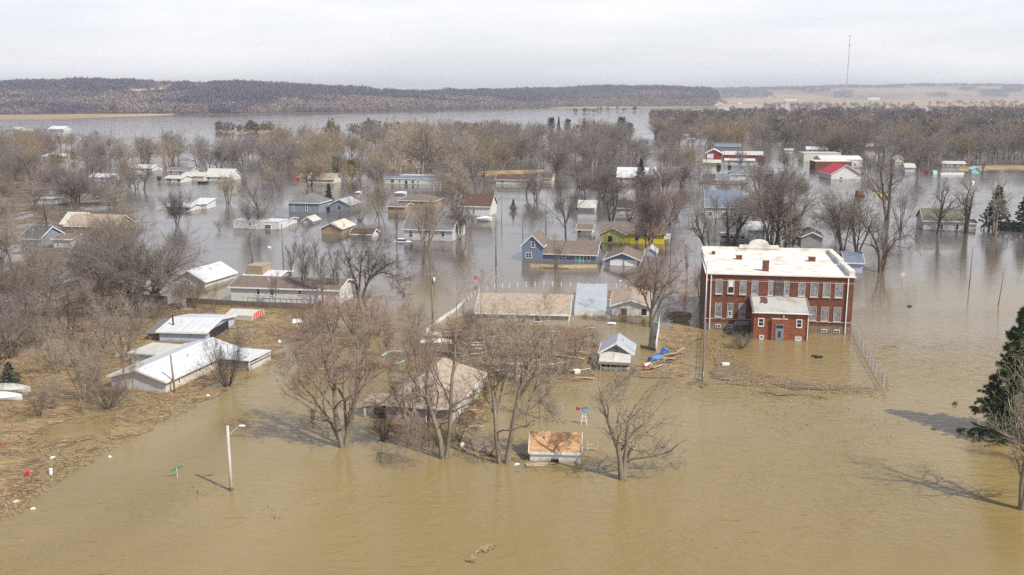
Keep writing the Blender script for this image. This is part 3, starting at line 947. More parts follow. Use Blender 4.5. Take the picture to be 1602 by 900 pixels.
# ------------------------------------------------------------------ buildings
class House:
    """local frame: x along the front, y away from the camera, z up; origin at the front left corner on the water"""
    def __init__(s, name, label, cat, A, bx, eave, ridge, d, typ, wall, roof, rot=GRID, group=None, ov=.35, trim='white_paint', short=None, h=None, hr=None, w=None, fascia=True, sink=1.2, lean=None):
        s.A = G(*A); s.rot = rot
        s.w = w if w else solve_w(s.A, rot, bx)
        s.d = d
        s.ex = Vector((math.cos(rot), math.sin(rot), 0)); s.ey = Vector((-math.sin(rot), math.cos(rot), 0))
        s.h = h if h is not None else max(.35, zat(eave, s.A.y))
        mid = s.A + s.ex * s.w * .5
        if hr is None:
            D = {'x': mid.y + s.ey.y * d / 2, 'y': mid.y, 'hip': mid.y + s.ey.y * d / 2, 'hipy': mid.y + s.ey.y * d * .55}.get(typ, mid.y)
            hr = zat(ridge, D)
        s.hr = max(hr, s.h + .5)
        s.root = empty(name, s.A, rot)
        if lean: s.root.rotation_euler = (lean[0], lean[1], rot)
        tag(s.root, label, cat, group)
        s.typ, s.ov, s.trim = typ, ov, trim
        w, h, hr, b = s.w, s.h, s.hr, -sink
        mb = MB(); rf = MB(); fa = MB()
        if typ == 'x':
            mb.prism([(0, 0, b), (0, d, b), (0, d, h), (0, d / 2, hr), (0, 0, h)], (w, 0, 0))
            sl = (hr - h) / (d / 2); e = h - sl * ov; t = .16
            for sgn in (0, 1):
                y0 = -ov if not sgn else d + ov
                rf.prism([(-ov, y0, e + .02), (-ov, d / 2, hr + .02), (-ov, d / 2, hr + .02 + t), (-ov, y0, e + .02 + t)], (w + 2 * ov, 0, 0))
            if fascia:
                for x in (-ov - .03, w + ov + .03):
                    for y0 in (-ov, d + ov):
                        fa.beam((x, y0, e + .06), (x, d / 2, hr + .06), .06, .24)
                fa.box(-ov, w + ov, -ov - .06, -ov - .003, e - .06, e + .2)
        elif typ == 'y':
            mb.prism([(0, 0, b), (w, 0, b), (w, 0, h), (w / 2, 0, hr), (0, 0, h)], (0, d, 0))
            sl = (hr - h) / (w / 2); e = h - sl * ov; t = .16
            for sgn in (0, 1):
                x0 = -ov if not sgn else w + ov
                rf.prism([(x0, -ov, e + .02), (w / 2, -ov, hr + .02), (w / 2, -ov, hr + .02 + t), (x0, -ov, e + .02 + t)], (0, d + 2 * ov, 0))
            if fascia:
                for x0 in (-ov, w + ov):
                    fa.beam((x0, -ov - .035, e + .06), (w / 2, -ov - .035, hr + .06), .06, .24)
                fa.box(w + ov + .003, w + ov + .06, -ov, d + ov, e - .06, e + .2)
                fa.box(-ov - .06, -ov - .003, -ov, d + ov, e - .06, e + .2)
        elif typ in ('hip', 'hipy'):
            mb.box(0, w, 0, d, b, h)
            x0, x1, y0, y1 = -ov, w + ov, -ov, d + ov
            if typ == 'hip' and w > d:
                r0, r1 = (d / 2, d / 2, hr), (w - d / 2, d / 2, hr)
            else:
                r0, r1 = (w / 2, d * .38, hr), (w / 2, d * .72, hr)
            e = h + .003
            rf.box(x0, x1, y0, y1, e, e + .14)
            e2 = e + .143
            c = [(x0, y0, e2), (x1, y0, e2), (x1, y1, e2), (x0, y1, e2)]
            if typ == 'hip' and w > d:
                rf.poly([c[0], c[1], r1, r0]); rf.poly([c[1], c[2], r1]); rf.poly([c[2], c[3], r0, r1]); rf.poly([c[3], c[0], r0])
            else:
                rf.poly([c[0], c[1], r0]); rf.poly([c[1], c[2], r1, r0]); rf.poly([c[2], c[3], r1]); rf.poly([c[3], c[0], r0, r1])
            if fascia:
                fa.box(x0 - .05, x1 + .05, y0 - .05, y0 - .003, h - .08, h + .16)
                fa.box(x1 + .003, x1 + .05, y0, y1, h - .08, h + .16)
        elif typ == 'flat':
            mb.box(0, w, 0, d, b, h)
            rf.box(-ov, w + ov, -ov, d + ov, h + .003, h + .2)
            fascia = False
        elif typ == 'shed':
            mb.prism([(0, 0, b), (0, d, b), (0, d, hr), (0, 0, h)], (w, 0, 0))
            sl = (hr - h) / d
            rf.prism([(-ov, -ov, h - sl * ov + .01), (-ov, d + ov, hr + sl * ov + .01), (-ov, d + ov, hr + sl * ov + .15), (-ov, -ov, h - sl * ov + .15)], (w + 2 * ov, 0, 0))
            fascia = False
        elif typ == 'arch':
            n = 12; r = w / 2
            pts = [(r - r * math.cos(math.pi * i / n), 0, h + (hr - h) * math.sin(math.pi * i / n)) for i in range(n + 1)]
            mb.prism([(0, 0, b), (w, 0, b)] + pts[::-1], (0, d, 0))
            for i in range(n):
                a, c = Vector(pts[i]), Vector(pts[i + 1])
                nrmv = Vector((-(c - a).z, 0, (c - a).x)).normalized() * .1
                rf.prism([a + nrmv * .05, c + nrmv * .05, c + nrmv, a + nrmv], (0, d, 0))
            rf_off = None
            fascia = False
        s.wall = mb.build('wall', wall, s.root)
        s.roof = rf.build('roof', roof, s.root)
        if fascia and fa.v:
            fa.build('fascia', trim, s.root)
        c = s.A + s.ex * s.w / 2 + s.ey * d / 2
        FOOT.append((c.x, c.y, math.hypot(s.w, d) / 2 + 1.5))
        if short:
            LAND.append((short, c.x, c.y))
    def hit(s, side, px, py):
        """picture point -> (u, z) on a wall plane"""
        n, o = {'f': (s.ey, s.A), 'r': (s.ex, s.A + s.ex * s.w), 'l': (s.ex, s.A)}[side]
        g = G(px, py); c0 = Vector((0, 0, CAMH)); r = g - c0
        t = (o - c0).dot(n) / r.dot(n)
        q = c0 + r * t - s.A
        return (q.dot(s.ex) if side == 'f' else q.dot(s.ey)), q.z
    def opening(s, side, px0, py0, px1, py1, kind='window', frame='white_paint', pane='glass', bar=True, sash=None, door_col='plastic_white', fr=.09):
        u0, za = s.hit(side, px0, py0 if True else 0); u1, zb = s.hit(side, px1, py1)
        _, za = s.hit(side, (px0 + px1) / 2, py0); _, zb = s.hit(side, (px0 + px1) / 2, py1)
        u0, u1 = sorted((u0, u1)); z0, z1 = sorted((za, zb))
        return s.open_uv(side, u0, u1, z0, z1, kind, frame, pane, bar, fr)
    def open_uv(s, side, u0, u1, z0, z1, kind='window', frame='white_paint', pane='glass', bar=True, fr=.09):
        def bx(mb, a0, a1, c0, c1, p0, p1):
            if side == 'f': mb.box(a0, a1, -p1, -p0, c0, c1)
            elif side == 'r': mb.box(s.w + p0, s.w + p1, a0, a1, c0, c1)
            else: mb.box(-p1, -p0, a0, a1, c0, c1)
        pn = MB(); bx(pn, u0 + fr * .5, u1 - fr * .5, z0 + fr * .5, z1 - fr * .5, -.05, .025)
        fb = MB()
        bx(fb, u0 - fr, u0 + fr * .5, z0 - fr, z1 + fr, -.02, .07); bx(fb, u1 - fr * .5, u1 + fr, z0 - fr, z1 + fr, -.02, .07)
        bx(fb, u0 + fr * .5, u1 - fr * .5, z0 - fr * 1.4, z0 + fr * .5, -.02, .09); bx(fb, u0 + fr * .5, u1 - fr * .5, z1 - fr * .5, z1 + fr, -.02, .07)
        if bar and kind == 'window':
            zm = (z0 + z1) / 2
            bx(fb, u0 + fr * .5, u1 - fr * .5, zm - .03, zm + .03, .028, .055)
        f = fb.build(kind, frame, s.root)
        pn.build('pane' if kind == 'window' else 'panel', pane, f)
        return f
    def part(s, name, mb, m, parent=None, smooth=False):
        return mb.build(name, m, parent or s.root, smooth)
def H(*a, **k):
    win = k.pop('win', ()); doors = k.pop('doors', ())
    hs = House(*a, **k)
    if not win and hs.typ in ('x', 'hip') and hs.h > .9 and hs.w > 6 and hs.A.y < 620 and a[0] != 'metal_garage' and 'siding' in hs.wall.data.materials[0].name:
        nw = 2 if hs.w < 10 else 3
        z1 = min(hs.h - .25, 2.0); z0 = max(.12, z1 - 1.15)
        for i in range(nw):
            u = hs.w * (i + .5) / nw - .5 + (.4 if i % 2 else -.3)
            hs.open_uv('f', u, u + (1.0 if i % 2 == 0 else 1.4), z0, z1)
    if hs.typ in ('x', 'y', 'hip') and hs.hr > 2.2 and hs.A.y < 420:
        # a plumbing vent on the roof
        if hs.typ == 'y': u, v, z = hs.w * .72, hs.d * .5, hs.h + (hs.hr - hs.h) * .56
        else: u, v, z = hs.w * .3, hs.d * .3, hs.h + (hs.hr - hs.h) * .6
        hs.part('vent_pipe', MB().bar((u, v, z - .1), (u, v, z + .65), .09), 'galv')
    for q in win:
        hs.opening(q[0], *q[1:5], **(q[5] if len(q) > 5 else {}))
    for q in doors:
        o = dict(kind='door', bar=False, pane='plastic_white'); o.update(q[5] if len(q) > 5 else {})
        hs.opening(q[0], *q[1:5], **o)
    return hs

# --- the brick school
def school():
    s = House('brick_school', 'two storey red brick school with a flat white roof and boarded windows', 'school', (1103, 515.5), 1330.5, 427, 424, 19.5, 'shed', 'brick_red', 'roof_white',
              rot=math.radians(-8.5), ov=.02, h=zat(428, G(1103, 515.5).y), hr=zat(428, G(1103, 515.5).y) + .5, short='the brick school', fascia=False)
    w, d, h, hr = s.w, s.d, s.h, s.hr
    R = s.root
    # stone basement, belt course, cornice
    s.part('stone_base', MB().box(-.08, w + .08, -.08, -.003, -1, 1.15).box(-.08, -.003, 0, d, -1, 1.15).box(w + .003, w + .08, 0, d, -1, 1.15), 'stone_base')
    s.part('belt_course', MB().box(-.06, w + .06, -.07, -.003, 1.75, 1.86).box(-.05, w + .05, -.06, -.003, h - 1.05, h - .98), 'concrete')
    s.part('cornice', MB().box(-.25, w + .25, -.30, -.003, h - .06, h + .13).box(-.3, -.003, 0, d, h - .06, h + .13), 'white_paint')
    # parapets
    p = MB()
    p.box(-.05, w + .05, d - .35, d, hr - .05, hr + .75)
    p.box(-.05, .33, d * .62, d - .352, hr - .3, hr + .55)
    p.box(w - .75, w + .02, d * .45, d - .352, hr - .3, hr + .7)
    p.box(w - .75, w + .06, .02, d * .43, h - .05, h + .95)
    s.part('parapet', p, 'roof_white')
    cx = w * .44
    ped = [(cx - 3.3, d - .45, hr + .6), (cx - 3.3, d - .45, hr + 1.15), (cx - 2.1, d - .45, hr + 1.15)]
    ped += [(cx - 1.7 * math.cos(math.pi * i / 12), d - .45, hr + 1.2 + .95 * math.sin(math.pi * i / 12)) for i in range(13)]
    ped += [(cx + 2.1, d - .45, hr + 1.15), (cx + 3.3, d - .45, hr + 1.15), (cx + 3.3, d - .45, hr + .6)]
    s.part('pediment', MB().prism(ped, (0, .5, 0)), 'roof_white')
    # chimneys and roof stubs
    for (px, py, ww, hh) in ((1197.5, 424, .9, 1.5), (1156, 408, .9, .55), (1270, 411, 1.0, .6), (1116, 401, .5, .4)):
        g = G(px, py, h + .2) - s.A
        u, v = g.dot(s.ex), g.dot(s.ey)
        v = min(max(v, .8), d - 1.5); z = h + (hr - h) * v / d
        c = s.part('chimney', MB().box(u - ww / 2, u + ww / 2, v - .4, v + .4, z - .1, z + hh + .12), 'brick_red')
        MB().box(u - ww / 2 - .06, u + ww / 2 + .06, v - .46, v + .46, z + hh + .123, z + hh + .24).box(u - ww / 2 + .12, u + ww / 2 - .12, v - .28, v + .28, z + hh + .24, z + hh + .27).build('chimney_cap', 'rust', c)
    for u in (.55, w - .95):
        s.part('downspout', MB().box(u, u + .16, -.22, -.085, -.6, h - .1), 'white_paint')
    Z = lambda X, Y: (1080 + X / 4.712, 360 + Y / 4.712)
    ups = [(190, 365, 237, 466), (280, 370, 323, 464), (367, 372, 413, 470), (455, 375, 500, 474), (578, 375, 610, 478), (632, 375, 675, 482), (695, 378, 729, 482), (800, 386, 848, 484), (890, 388, 942, 489), (982, 390, 1033, 491), (1072, 392, 1124, 494)]
    los = [(185, 538, 231, 636), (275, 540, 316, 638), (360, 542, 407, 640), (880, 565, 930, 662), (968, 568, 1020, 668), (1060, 570, 1110, 672)]
    def opn(q, pane, fr='concrete', bar=False, f=.05):
        a = Z(q[0], q[1]); b = Z(q[2], q[3])
        u0, _ = s.hit('f', a[0], a[1]); u1, _ = s.hit('f', b[0], a[1]); _, z1 = s.hit('f', a[0], a[1]); _, z0 = s.hit('f', a[0], b[1])
        fo = s.open_uv('f', u0, u1, z0, z1, 'window', fr, pane, bar, f)
        s.part('sill', MB().box(u0 - .12, u1 + .12, -.16, -.095, z0 - .2, z0 - .06), 'concrete', fo)
        return u0, u1, z0, z1, fo
    for i, q in enumerate(ups):
        u0, u1, z0, z1, fo = opn(q, 'glass' if i == 1 else ('dark' if i == 5 else 'boarded'), 'white_paint' if i == 1 else ('roof_grey' if i == 5 else 'concrete'), i == 1)
        if i == 1:
            s.part('blind', MB().box(u0 + .1, u1 - .1, -.05, -.03, (z0 + z1) / 2, z1 - .06), 'blind', fo)
        if i == 5:
            for k in range(1, 6):
                x = u0 + (u1 - u0) * k / 6
                s.part('slat', MB().box(x - .025, x + .025, -.06, -.03, z0 + .1, z1 - .1), 'boarded', fo)
    for i, q in enumerate(los):
        u0, u1, z0, z1, fo = opn(q, 'boarded')
        if i == 1:
            s.part('lower_sash', MB().box(u0 + .15, u1 - .15, -.07, -.03, z0 + .08, z0 + (z1 - z0) * .45), 'plastic_white', fo)
            for zz in (.12, .27):
                s.part('lower_pane', MB().box(u0 + .24, u1 - .24, -.08, -.073, z0 + (z1 - z0) * zz, z0 + (z1 - z0) * (zz + .12)), 'glass', fo)
    for q in ((182, 693, 224, 716), (275, 698, 314, 720), (963, 729, 1007, 753), (1056, 733, 1100, 758)):
        a = Z(q[0], q[1]); b = Z(q[2], q[3])
        u0, z1 = s.hit('f', *a); u1, _ = s.hit('f', b[0], a[1]); _, z0 = s.hit('f', a[0], b[1])
        fb = MB(); fb.box(u0, u1, -.15, -.09, z0, z1)
        f = s.part('basement_window', fb, 'white_paint')
        m = (u0 + u1) / 2
        MB().box(u0 + .1, m - .05, -.17, -.153, z0 + .1, z1 - .1).box(m + .05, u1 - .1, -.17, -.153, z0 + .1, z1 - .1).build('pane', 'glass', f)
    # entrance annex
    g = G(1178, 530.5) - s.A
    au, av = g.dot(s.ex), g.dot(s.ey)
    aw = solve_w(G(1178, 530.5), s.rot, 1264)
    an = House('annex', '', '', (1178, 530.5), 1264, 490, 470, -av - .01, 'shed', 'brick_orange', 'roof_grey', rot=s.rot, h=zat(489, G(1178, 530.5).y), hr=zat(464.5, G(1178, 530.5).y - av), ov=.0, fascia=False)
    root = an.root
    for ob in list(root.children):
        ob.name = {'wall': 'annex_wall', 'roof': 'annex_roof'}.get(ob.name.split('.')[0], ob.name)
    W2, H2 = an.w, an.h
    am = MATS['annex_roofing']
    an.roof.data.materials.clear(); an.roof.data.materials.append(am)
    sl = (an.hr - an.h) / an.d
    pa = []
    pa.append(an.part('annex_eave', MB().box(-.32, W2 + .3, -.42, -.005, H2 - .02, H2 + .1), 'white_paint'))
    # the roof runs out over the sides
    pa.append(an.part('annex_roof_edge', MB().prism([(-.3, -.4, H2 + .16), (-.3, an.d - .02, an.hr + .16), (-.3, an.d - .02, an.hr + .03), (-.3, -.4, H2 + .10)], (.295, 0, 0)), 'roof_grey'))
    pa.append(an.part('annex_roof_edge', MB().prism([(W2 + .005, -.4, H2 + .16), (W2 + .005, an.d - .02, an.hr + .16), (W2 + .005, an.d - .02, an.hr + .03), (W2 + .005, -.4, H2 + .10)], (.3, 0, 0)), 'roof_grey'))
    yy = lambda y_: H2 + .158 + sl * y_
    pts = [(.12, .52), (.16, .80), (.14, .93), (.20, .97), (.27, .95), (.29, .80), (.27, .55), (.22, .50), (.18, .58)]
    pa.append(an.part('bare_roof_patch', MB().prism([(a * W2, b_ * an.d, yy(b_ * an.d)) for a, b_ in pts], (0, 0, .012)), 'roof_darkbrown'))
    def aopn(q, **k):
        a = Z(q[0], q[1]); b = Z(q[2], q[3])
        u0, z1 = an.hit('f', *a); u1, _ = an.hit('f', b[0], a[1]); _, z0 = an.hit('f', a[0], b[1])
        return u0, u1, z0, z1
    for q in ((504, 652, 541, 706), (786, 662, 822, 716), (512, 778, 537, 799), (776, 790, 815, 808)):
        u0, u1, z0, z1 = aopn(q)
        an.open_uv('f', u0, u1, z0, z1, 'window', 'plastic_white', 'glass', True, .09)
    u0, u1, z0, z1 = aopn((600, 655, 716, 803))
    an.part('door_surround', MB().box(u0, u1, -.32, -.003, -.8, z1), 'brick_orange')
    an.part('door_header', MB().box(u0 - .05, u1 + .05, -.38, -.003, z1 + .003, z1 + .14), 'concrete')
    u0, u1, z0, z1 = aopn((627, 692, 690, 800))
    dr = an.part('entrance_door', MB().box(u0, u1, -.40, -.322, -.6, z1), 'slate_siding')
    MB().box(u0 + .12, u1 - .12, -.43, -.403, z1 - .55, z1 - .12).build('transom', 'glass', dr)
    MB().box(u0 + .45, u1 - .45, -.43, -.403, .5, z1 - 1.0).build('door_glass', 'glass', dr)
    an.part('downspout', MB().box(W2 - .22, W2 - .1, -.14, -.003, -.5, H2 - .03), 'white_paint')
    an.part('lamp', MB().box(W2 * .52, W2 * .52 + .18, -.5, -.33, H2 - .5, H2 - .3), 'plastic_white')
    # hang every annex part on the school itself
    for ob in list(root.children):
        mw = Matrix.Translation(root.location) @ Matrix.Rotation(root.rotation_euler.z, 4, 'Z')
        pm = Matrix.Translation(R.location) @ Matrix.Rotation(R.rotation_euler.z, 4, 'Z')
        ob.parent = R
        ob.matrix_parent_inverse = pm.inverted() @ mw
    bpy.data.objects.remove(root)
    return s, an
mat('annex_roofing', (.37, .37, .34), .85, .15, .35, col2=(.22, .15, .13), amt=.33)
SCH, ANX = school()

# --- foreground left: long white house and its neighbours
L1 = H('long_house', 'long white single storey house with a white metal roof on the debris covered bank', 'house', (175, 607), 260, 588.5, 579, 16, 'y', 'pale_grey_siding', 'roof_white_metal', rot=math.radians(-16), short='the long white house')
for q in ((277.5, 585, 281.5, 600), (310, 569, 314, 582), (328, 561, 332, 573)):
    L1.opening('r', *q)
L1.part('side_cladding', MB().box(L1.w + .003, L1.w + .02, .05, L1.d - .05, -.5, L1.h - .15), 'cream_siding')
pc = MB(); pc.box(L1.w + .42, L1.w + 5.0, L1.d - 5.0, L1.d + .6, 1.38, 1.52)
L1.part('porch_roof', pc, 'roof_white_metal')
for x, y in ((L1.w + 4.8, L1.d - 4.8), (L1.w + 4.8, L1.d + .4)):
    L1.part('porch_post', MB().box(x - .07, x + .07, y - .07, y + .07, -.8, 1.38), 'white_paint')
L1.part('porch_screen', MB().box(L1.w + .42, L1.w + 4.8, L1.d - 4.6, L1.d - 4.55, -.6, 1.1).box(L1.w + 4.85, L1.w + 4.9, L1.d - 4.5, L1.d + .5, -.6, 1.1), 'pale_grey_siding')
L1.part('porch_rail', MB().box(L1.w + .9, L1.w + 4.7, L1.d - 4.83, L1.d - 4.77, .85, .95).box(L1.w + .9, L1.w + 4.7, L1.d - 4.83, L1.d - 4.77, .35, .42).box(L1.w + 4.95, L1.w + 5.0, L1.d - 4.7, L1.d + .9, .85, .95), 'wood_grey')
H('lean_to', 'flat white roofed addition against the left side of the long house', 'shed', (206, 569), 246, 553, 540, 5, 'flat', 'pale_grey_siding', 'roof_pale', rot=math.radians(-16), short='the flat roofed addition')
gm = H('metal_garage', 'white ribbed metal garage behind the long house with pale blue front', 'garage', (250, 534), 322, 519, 498.5, 11, 'x', 'pale_blue_siding', 'roof_white_metal', rot=math.radians(-6), short='the white metal garage')
gm.part('opening_shade', MB().box(gm.w + .003, gm.w + .05, 1.5, 8.5, -.5, gm.h - .1), 'dark')  # dark slab on the gable wall, painting the shade inside the opening
gm.part('stove_pipe', MB().bar((1.2, 2.2, gm.h), (1.2, 2.2, gm.h + 2.1), .12), 'dark')
H('woodshed', 'low weathered open shed left of the white metal garage', 'shed', (232, 532), 250, 522, 513, 5, 'shed', 'wood_grey', 'roof_grey', ov=.2, rot=math.radians(-6))
t = H('tunnel_shed', 'round topped tan storage shed with red and white striped end', 'shed', (352.5, 500), 394, 494, 487, 4.6, 'x', 'cover_tan', 'cover_tan', ov=.02, fascia=False, short='the striped tunnel shed')
for k in range(5):
    t.part('stripe', MB().prism([(t.w + .03, .3 + k * .9, -.3), (t.w + .03, .75 + k * .9, -.3), (t.w + .03, 1.2 + k * .65, t.h + .4), (t.w + .03, .9 + k * .65, t.h + .4)], (.04, 0, 0)), 'striped_red')
t = H('mobile_home', 'long white mobile home with brown roof and wooden deck behind the flooded fence', 'house', (362, 474), 530, 449, 435, 9, 'x', 'white_siding', 'roof_brown', rot=math.radians(-9), short='the long mobile home',
      win=[('f', 401, 451, 407, 461), ('f', 422, 453, 429, 462), ('f', 466, 454, 472, 461)], doors=[('f', 498, 452, 503, 468)])
rl = MB()
for i in range(13):
    rl.box(4 + i * 1.0, 4.07 + i * 1.0, -2.2, -2.13, 0, 1.5)
rl.box(4, 16.1, -2.2, -2.1, 1.45, 1.55).box(4, 16.1, -2.2, -2.1, .8, .87)
t.part('deck_railing', rl, 'wood_grey'); t.part('deck', MB().box(3.9, 16.2, -2.2, -.1, .15, .3), 'wood_grey')
H('garden_shed', 'white dome topped shed behind the long mobile home', 'shed', (383, 434), 436, 431, 425, 6, 'x', 'white_siding', 'roof_white_metal')
H('box_trailer', 'tan box trailer standing behind the mobile home roof', 'trailer', (387, 434), 411, 417, 413, 4, 'flat', 'tan_wall', 'roof_tan', ov=.05)
H('gabled_garage', 'white gabled garage left of the long mobile home', 'garage', (272, 447), 321, 437, 424, 10, 'y', 'pale_grey_siding', 'roof_white_metal', rot=math.radians(-18), short='the white gabled garage', win=[('f', 292, 440, 298, 445)])
# left side houses among the trees
H('cottage', 'white cottage with grey roof seen through the big left tree', 'house', (143, 456), 204, 443, 430, 8, 'x', 'white_siding', 'roof_grey', short='the white cottage', win=[('f', 167, 446, 171, 453)], doors=[('f', 182, 444, 187, 456)])
H('cottage', 'white gabled house at the left edge, half hidden by twigs', 'house', (61, 482), 84, 464, 454, 9, 'y', 'white_siding', 'roof_brown', short='the left edge gabled house', win=[('f', 64, 468, 69, 474)])
H('cottage', 'low grey blue house between two white gables at left edge', 'house', (14, 483), 58, 470, 457, 8, 'x', 'pale_blue_siding', 'roof_brown', win=[('f', 26, 467, 29, 472), ('f', 45, 469, 48, 473)])
H('cottage', 'small white gabled house cut by the left frame edge', 'house', (-14, 482), 11, 468, 461, 8, 'y', 'white_siding', 'roof_grey', win=[('f', 2, 470, 6, 477)])
H('cottage', 'grey house with black roof among trees at left', 'house', (33, 385), 63, 373, 355, 9, 'x', 'slate_siding', 'roof_dark', short='the black roofed grey house', doors=[('f', 60, 376, 62, 384)])
H('cottage', 'pale house with white trim partly hidden behind the pale tree', 'house', (84, 388), 112, 374, 366, 8, 'x', 'pale_grey_siding', 'roof_brown', win=[('f', 89, 378, 93, 383)])
H('ranch_house', 'brown ranch house with long tan roof among golden trees at left', 'house', (103, 362), 180, 353, 336, 9, 'x', 'tan_wall', 'roof_tan', short='the tan roofed ranch house')
H('garage', 'small building with a cream yellow roof among golden trees at left', 'garage', (96, 356), 125, 350, 333, 8, 'x', 'cream_siding', 'roof_cream')
H('trailer_home', 'narrow white trailer home glimpsed through far left trees', 'house', (50, 320), 84, 311, 308, 4, 'flat', 'white_siding', 'roof_pale', win=[('f', 62, 312, 65, 316), ('f', 70, 311, 74, 315)])
H('trailer_home', 'low white trailer right of the drooping tree on open water', 'house', (262, 330), 299, 323, 319, 6, 'x', 'white_siding', 'roof_white_metal', short='the white trailers on open water')
H('trailer_home', 'short white trailer with flat roof at the end of the low trailer', 'house', (300, 327), 323, 319, 314, 6, 'shed', 'white_siding', 'roof_white_metal')
# far left
H('long_shed', 'long white metal roof showing behind the far left treetops', 'shed', (64, 250), 104, 245, 241, 14, 'x', 'white_siding', 'roof_white_metal', short='the far white shed')
H('farm_house', 'beige farmhouse on the flooded plain at far left', 'house', (17, 207), 31, 203, 199, 10, 'x', 'cream_siding', 'roof_cream')
H('farm_shed', 'low pale farm shed right of the beige farmhouse', 'shed', (33, 206.5), 48, 204, 202, 7, 'x', 'white_siding', 'roof_pale')
H('farm_shed', 'white boat shaped barn alone on the flooded plain', 'shed', (76, 204.5), 100, 202, 197.5, 12, 'x', 'white_siding', 'roof_white_metal')
H('cottage', 'grey roofed cottage left of the long white house by far trees', 'house', (140, 283), 176, 277, 272, 8, 'x', 'white_siding', 'roof_white_metal')
H('cottage', 'small white house with a tan garage among far left trees', 'house', (192, 278), 208, 274, 269, 8, 'y', 'white_siding', 'roof_pale')
H('garage', 'tiny tan garage beside a white house in far left trees', 'garage', (208, 276), 217, 271, 268.5, 5, 'x', 'board', 'roof_tan')
H('cottage', 'pale gabled house behind the bare trees at upper left', 'house', (205, 268), 238, 263, 258, 9, 'x', 'white_siding', 'roof_pale')
H('ranch_house', 'white ranch house with two dark doors on far left water', 'house', (258, 286), 284, 279, 275, 8, 'x', 'white_siding', 'roof_pale', short='the white ranch house', doors=[('f', 264, 280, 268, 286, dict(pane='dark'))])
H('ranch_house', 'white wing stepping back from the white ranch house', 'house', (285, 283), 319, 275, 270, 8, 'x', 'cream_siding', 'roof_pale', win=[('f', 296, 276, 298, 279)])
H('gabled_house', 'white gabled house with wide grey roof behind a forked tree', 'house', (321, 283), 361, 276, 264.5, 9, 'x', 'white_siding', 'roof_pale', short='the wide grey roofed house')
H('dock_shed', 'small dark open shed floating before the white gabled house', 'shed', (309, 287), 320, 284, 282.5, 3, 'flat', 'dark', 'roof_tan', ov=.3)
H('cottage', 'far white cottage half hidden above the white ranch house', 'house', (263, 272), 298, 267, 262, 8, 'x', 'cream_siding', 'roof_grey')

# centre
H('ranch_house', 'cream house with tan roof left of the round dark cedar', 'house', (481, 287), 522, 280, 271.5, 8.5, 'x', 'cream_siding', 'roof_tan', short='the cream tan roofed house', win=[('f', 498, 281, 501, 284), ('f', 485, 281, 488, 284)])
H('garage', 'lower tan roofed wing left of the cream house', 'garage', (468, 282), 482, 277, 271, 7, 'x', 'cream_siding', 'roof_tan')
t = H('mobile_home', 'long white mobile home with five windows on open water', 'house', (600.5, 288), 685, 279.5, 276.5, 5.5, 'x', 'white_siding', 'roof_bluegrey', short='the long white mobile home', ov=.15,
      win=[('f', 611, 281, 617, 286), ('f', 624, 281, 627, 285), ('f', 633, 282, 638, 288), ('f', 644, 282, 648, 287), ('f', 653, 283, 656, 286), ('f', 675, 282, 677, 286)])
H('mobile_home', 'pale mobile home roof just behind the long white one', 'house', (626, 279), 687, 275, 272.5, 6, 'flat', 'white_siding', 'roof_pale')
H('hip_house', 'slate grey house with dark hipped roof beside a small spruce', 'house', (452, 333), 499, 317.5, 302.5, 10, 'hip', 'slate_siding', 'roof_grey', short='the slate grey house',
  win=[('f', 457, 318, 460, 329), ('f', 478, 318, 481, 330)])
H('gabled_garage', 'slate grey garage with white side and pale roof right of the small spruce', 'garage', (516, 331), 548, 320, 312.5, 9, 'y', 'slate_siding', 'roof_grey_metal', short='the slate garage', win=[('f', 530, 323, 532, 327, dict(frame='dark'))])
H('garden_shed', 'small grey shed with pale roof behind the white trailer', 'shed', (474, 350), 489, 345, 340, 5, 'y', 'pale_grey_siding', 'roof_pale')
t = H('trailer_home', 'white trailer home with a black square window near the dark shaggy tree', 'house', (365, 358), 437, 346, 343, 6, 'flat', 'white_siding', 'roof_white_metal', short='the white trailer home',
      win=[('f', 414, 352, 424, 358), ('f', 372, 348, 374, 351), ('f', 389, 348, 393, 353)], ov=.05)
H('garage', 'dark roofed extension behind the white trailer home', 'garage', (424, 353), 451, 345, 340, 6, 'x', 'white_siding', 'roof_bluegrey')
H('gabled_garage', 'brown fronted garage with wide cream roof above the dark spreading tree', 'garage', (503, 367), 535, 357, 349.5, 9, 'y', 'tan_wall', 'roof_cream', short='the cream roofed garage')
H('cottage', 'small white cottage with dark roof beside the cream roofed garage', 'house', (549, 372), 582, 366, 358.5, 5, 'x', 'white_siding', 'roof_darkbrown')
H('large_house', 'large grey roofed house wrapped in bare trees at centre', 'house', (632, 376), 708, 358, 331, 13, 'x', 'pale_grey_siding', 'roof_grey', short='the large grey roofed house', win=[('f', 640, 362, 646, 371), ('f', 690, 362, 696, 370)])
H('hip_house', 'tan house with brown hipped roof behind the large grey roofed one', 'house', (624, 326), 680, 314, 303.5, 10, 'hip', 'tan_wall', 'roof_brown', short='the tan hipped house')
H('garage', 'low brown garage attached left of the tan hipped house', 'garage', (607, 334), 634, 323, 318, 7, 'x', 'tan_wall', 'roof_brown')
H('barn_house', 'white gabled house with rusty dark red roof beside utility pole', 'house', (719, 338), 767, 322, 305, 9, 'x', 'white_siding', 'roof_darkbrown', short='the rusty roofed white house', win=[('f', 740, 327, 743, 333), ('f', 728, 327, 731, 333)])
H('ranch_house', 'white ranch house with dark brown roof and central gable', 'house', (776, 289), 838, 281, 274, 8, 'x', 'cream_siding', 'roof_darkbrown', short='the brown roofed ranch house', win=[('f', 785, 283, 788, 287), ('f', 817, 283, 819, 287)])
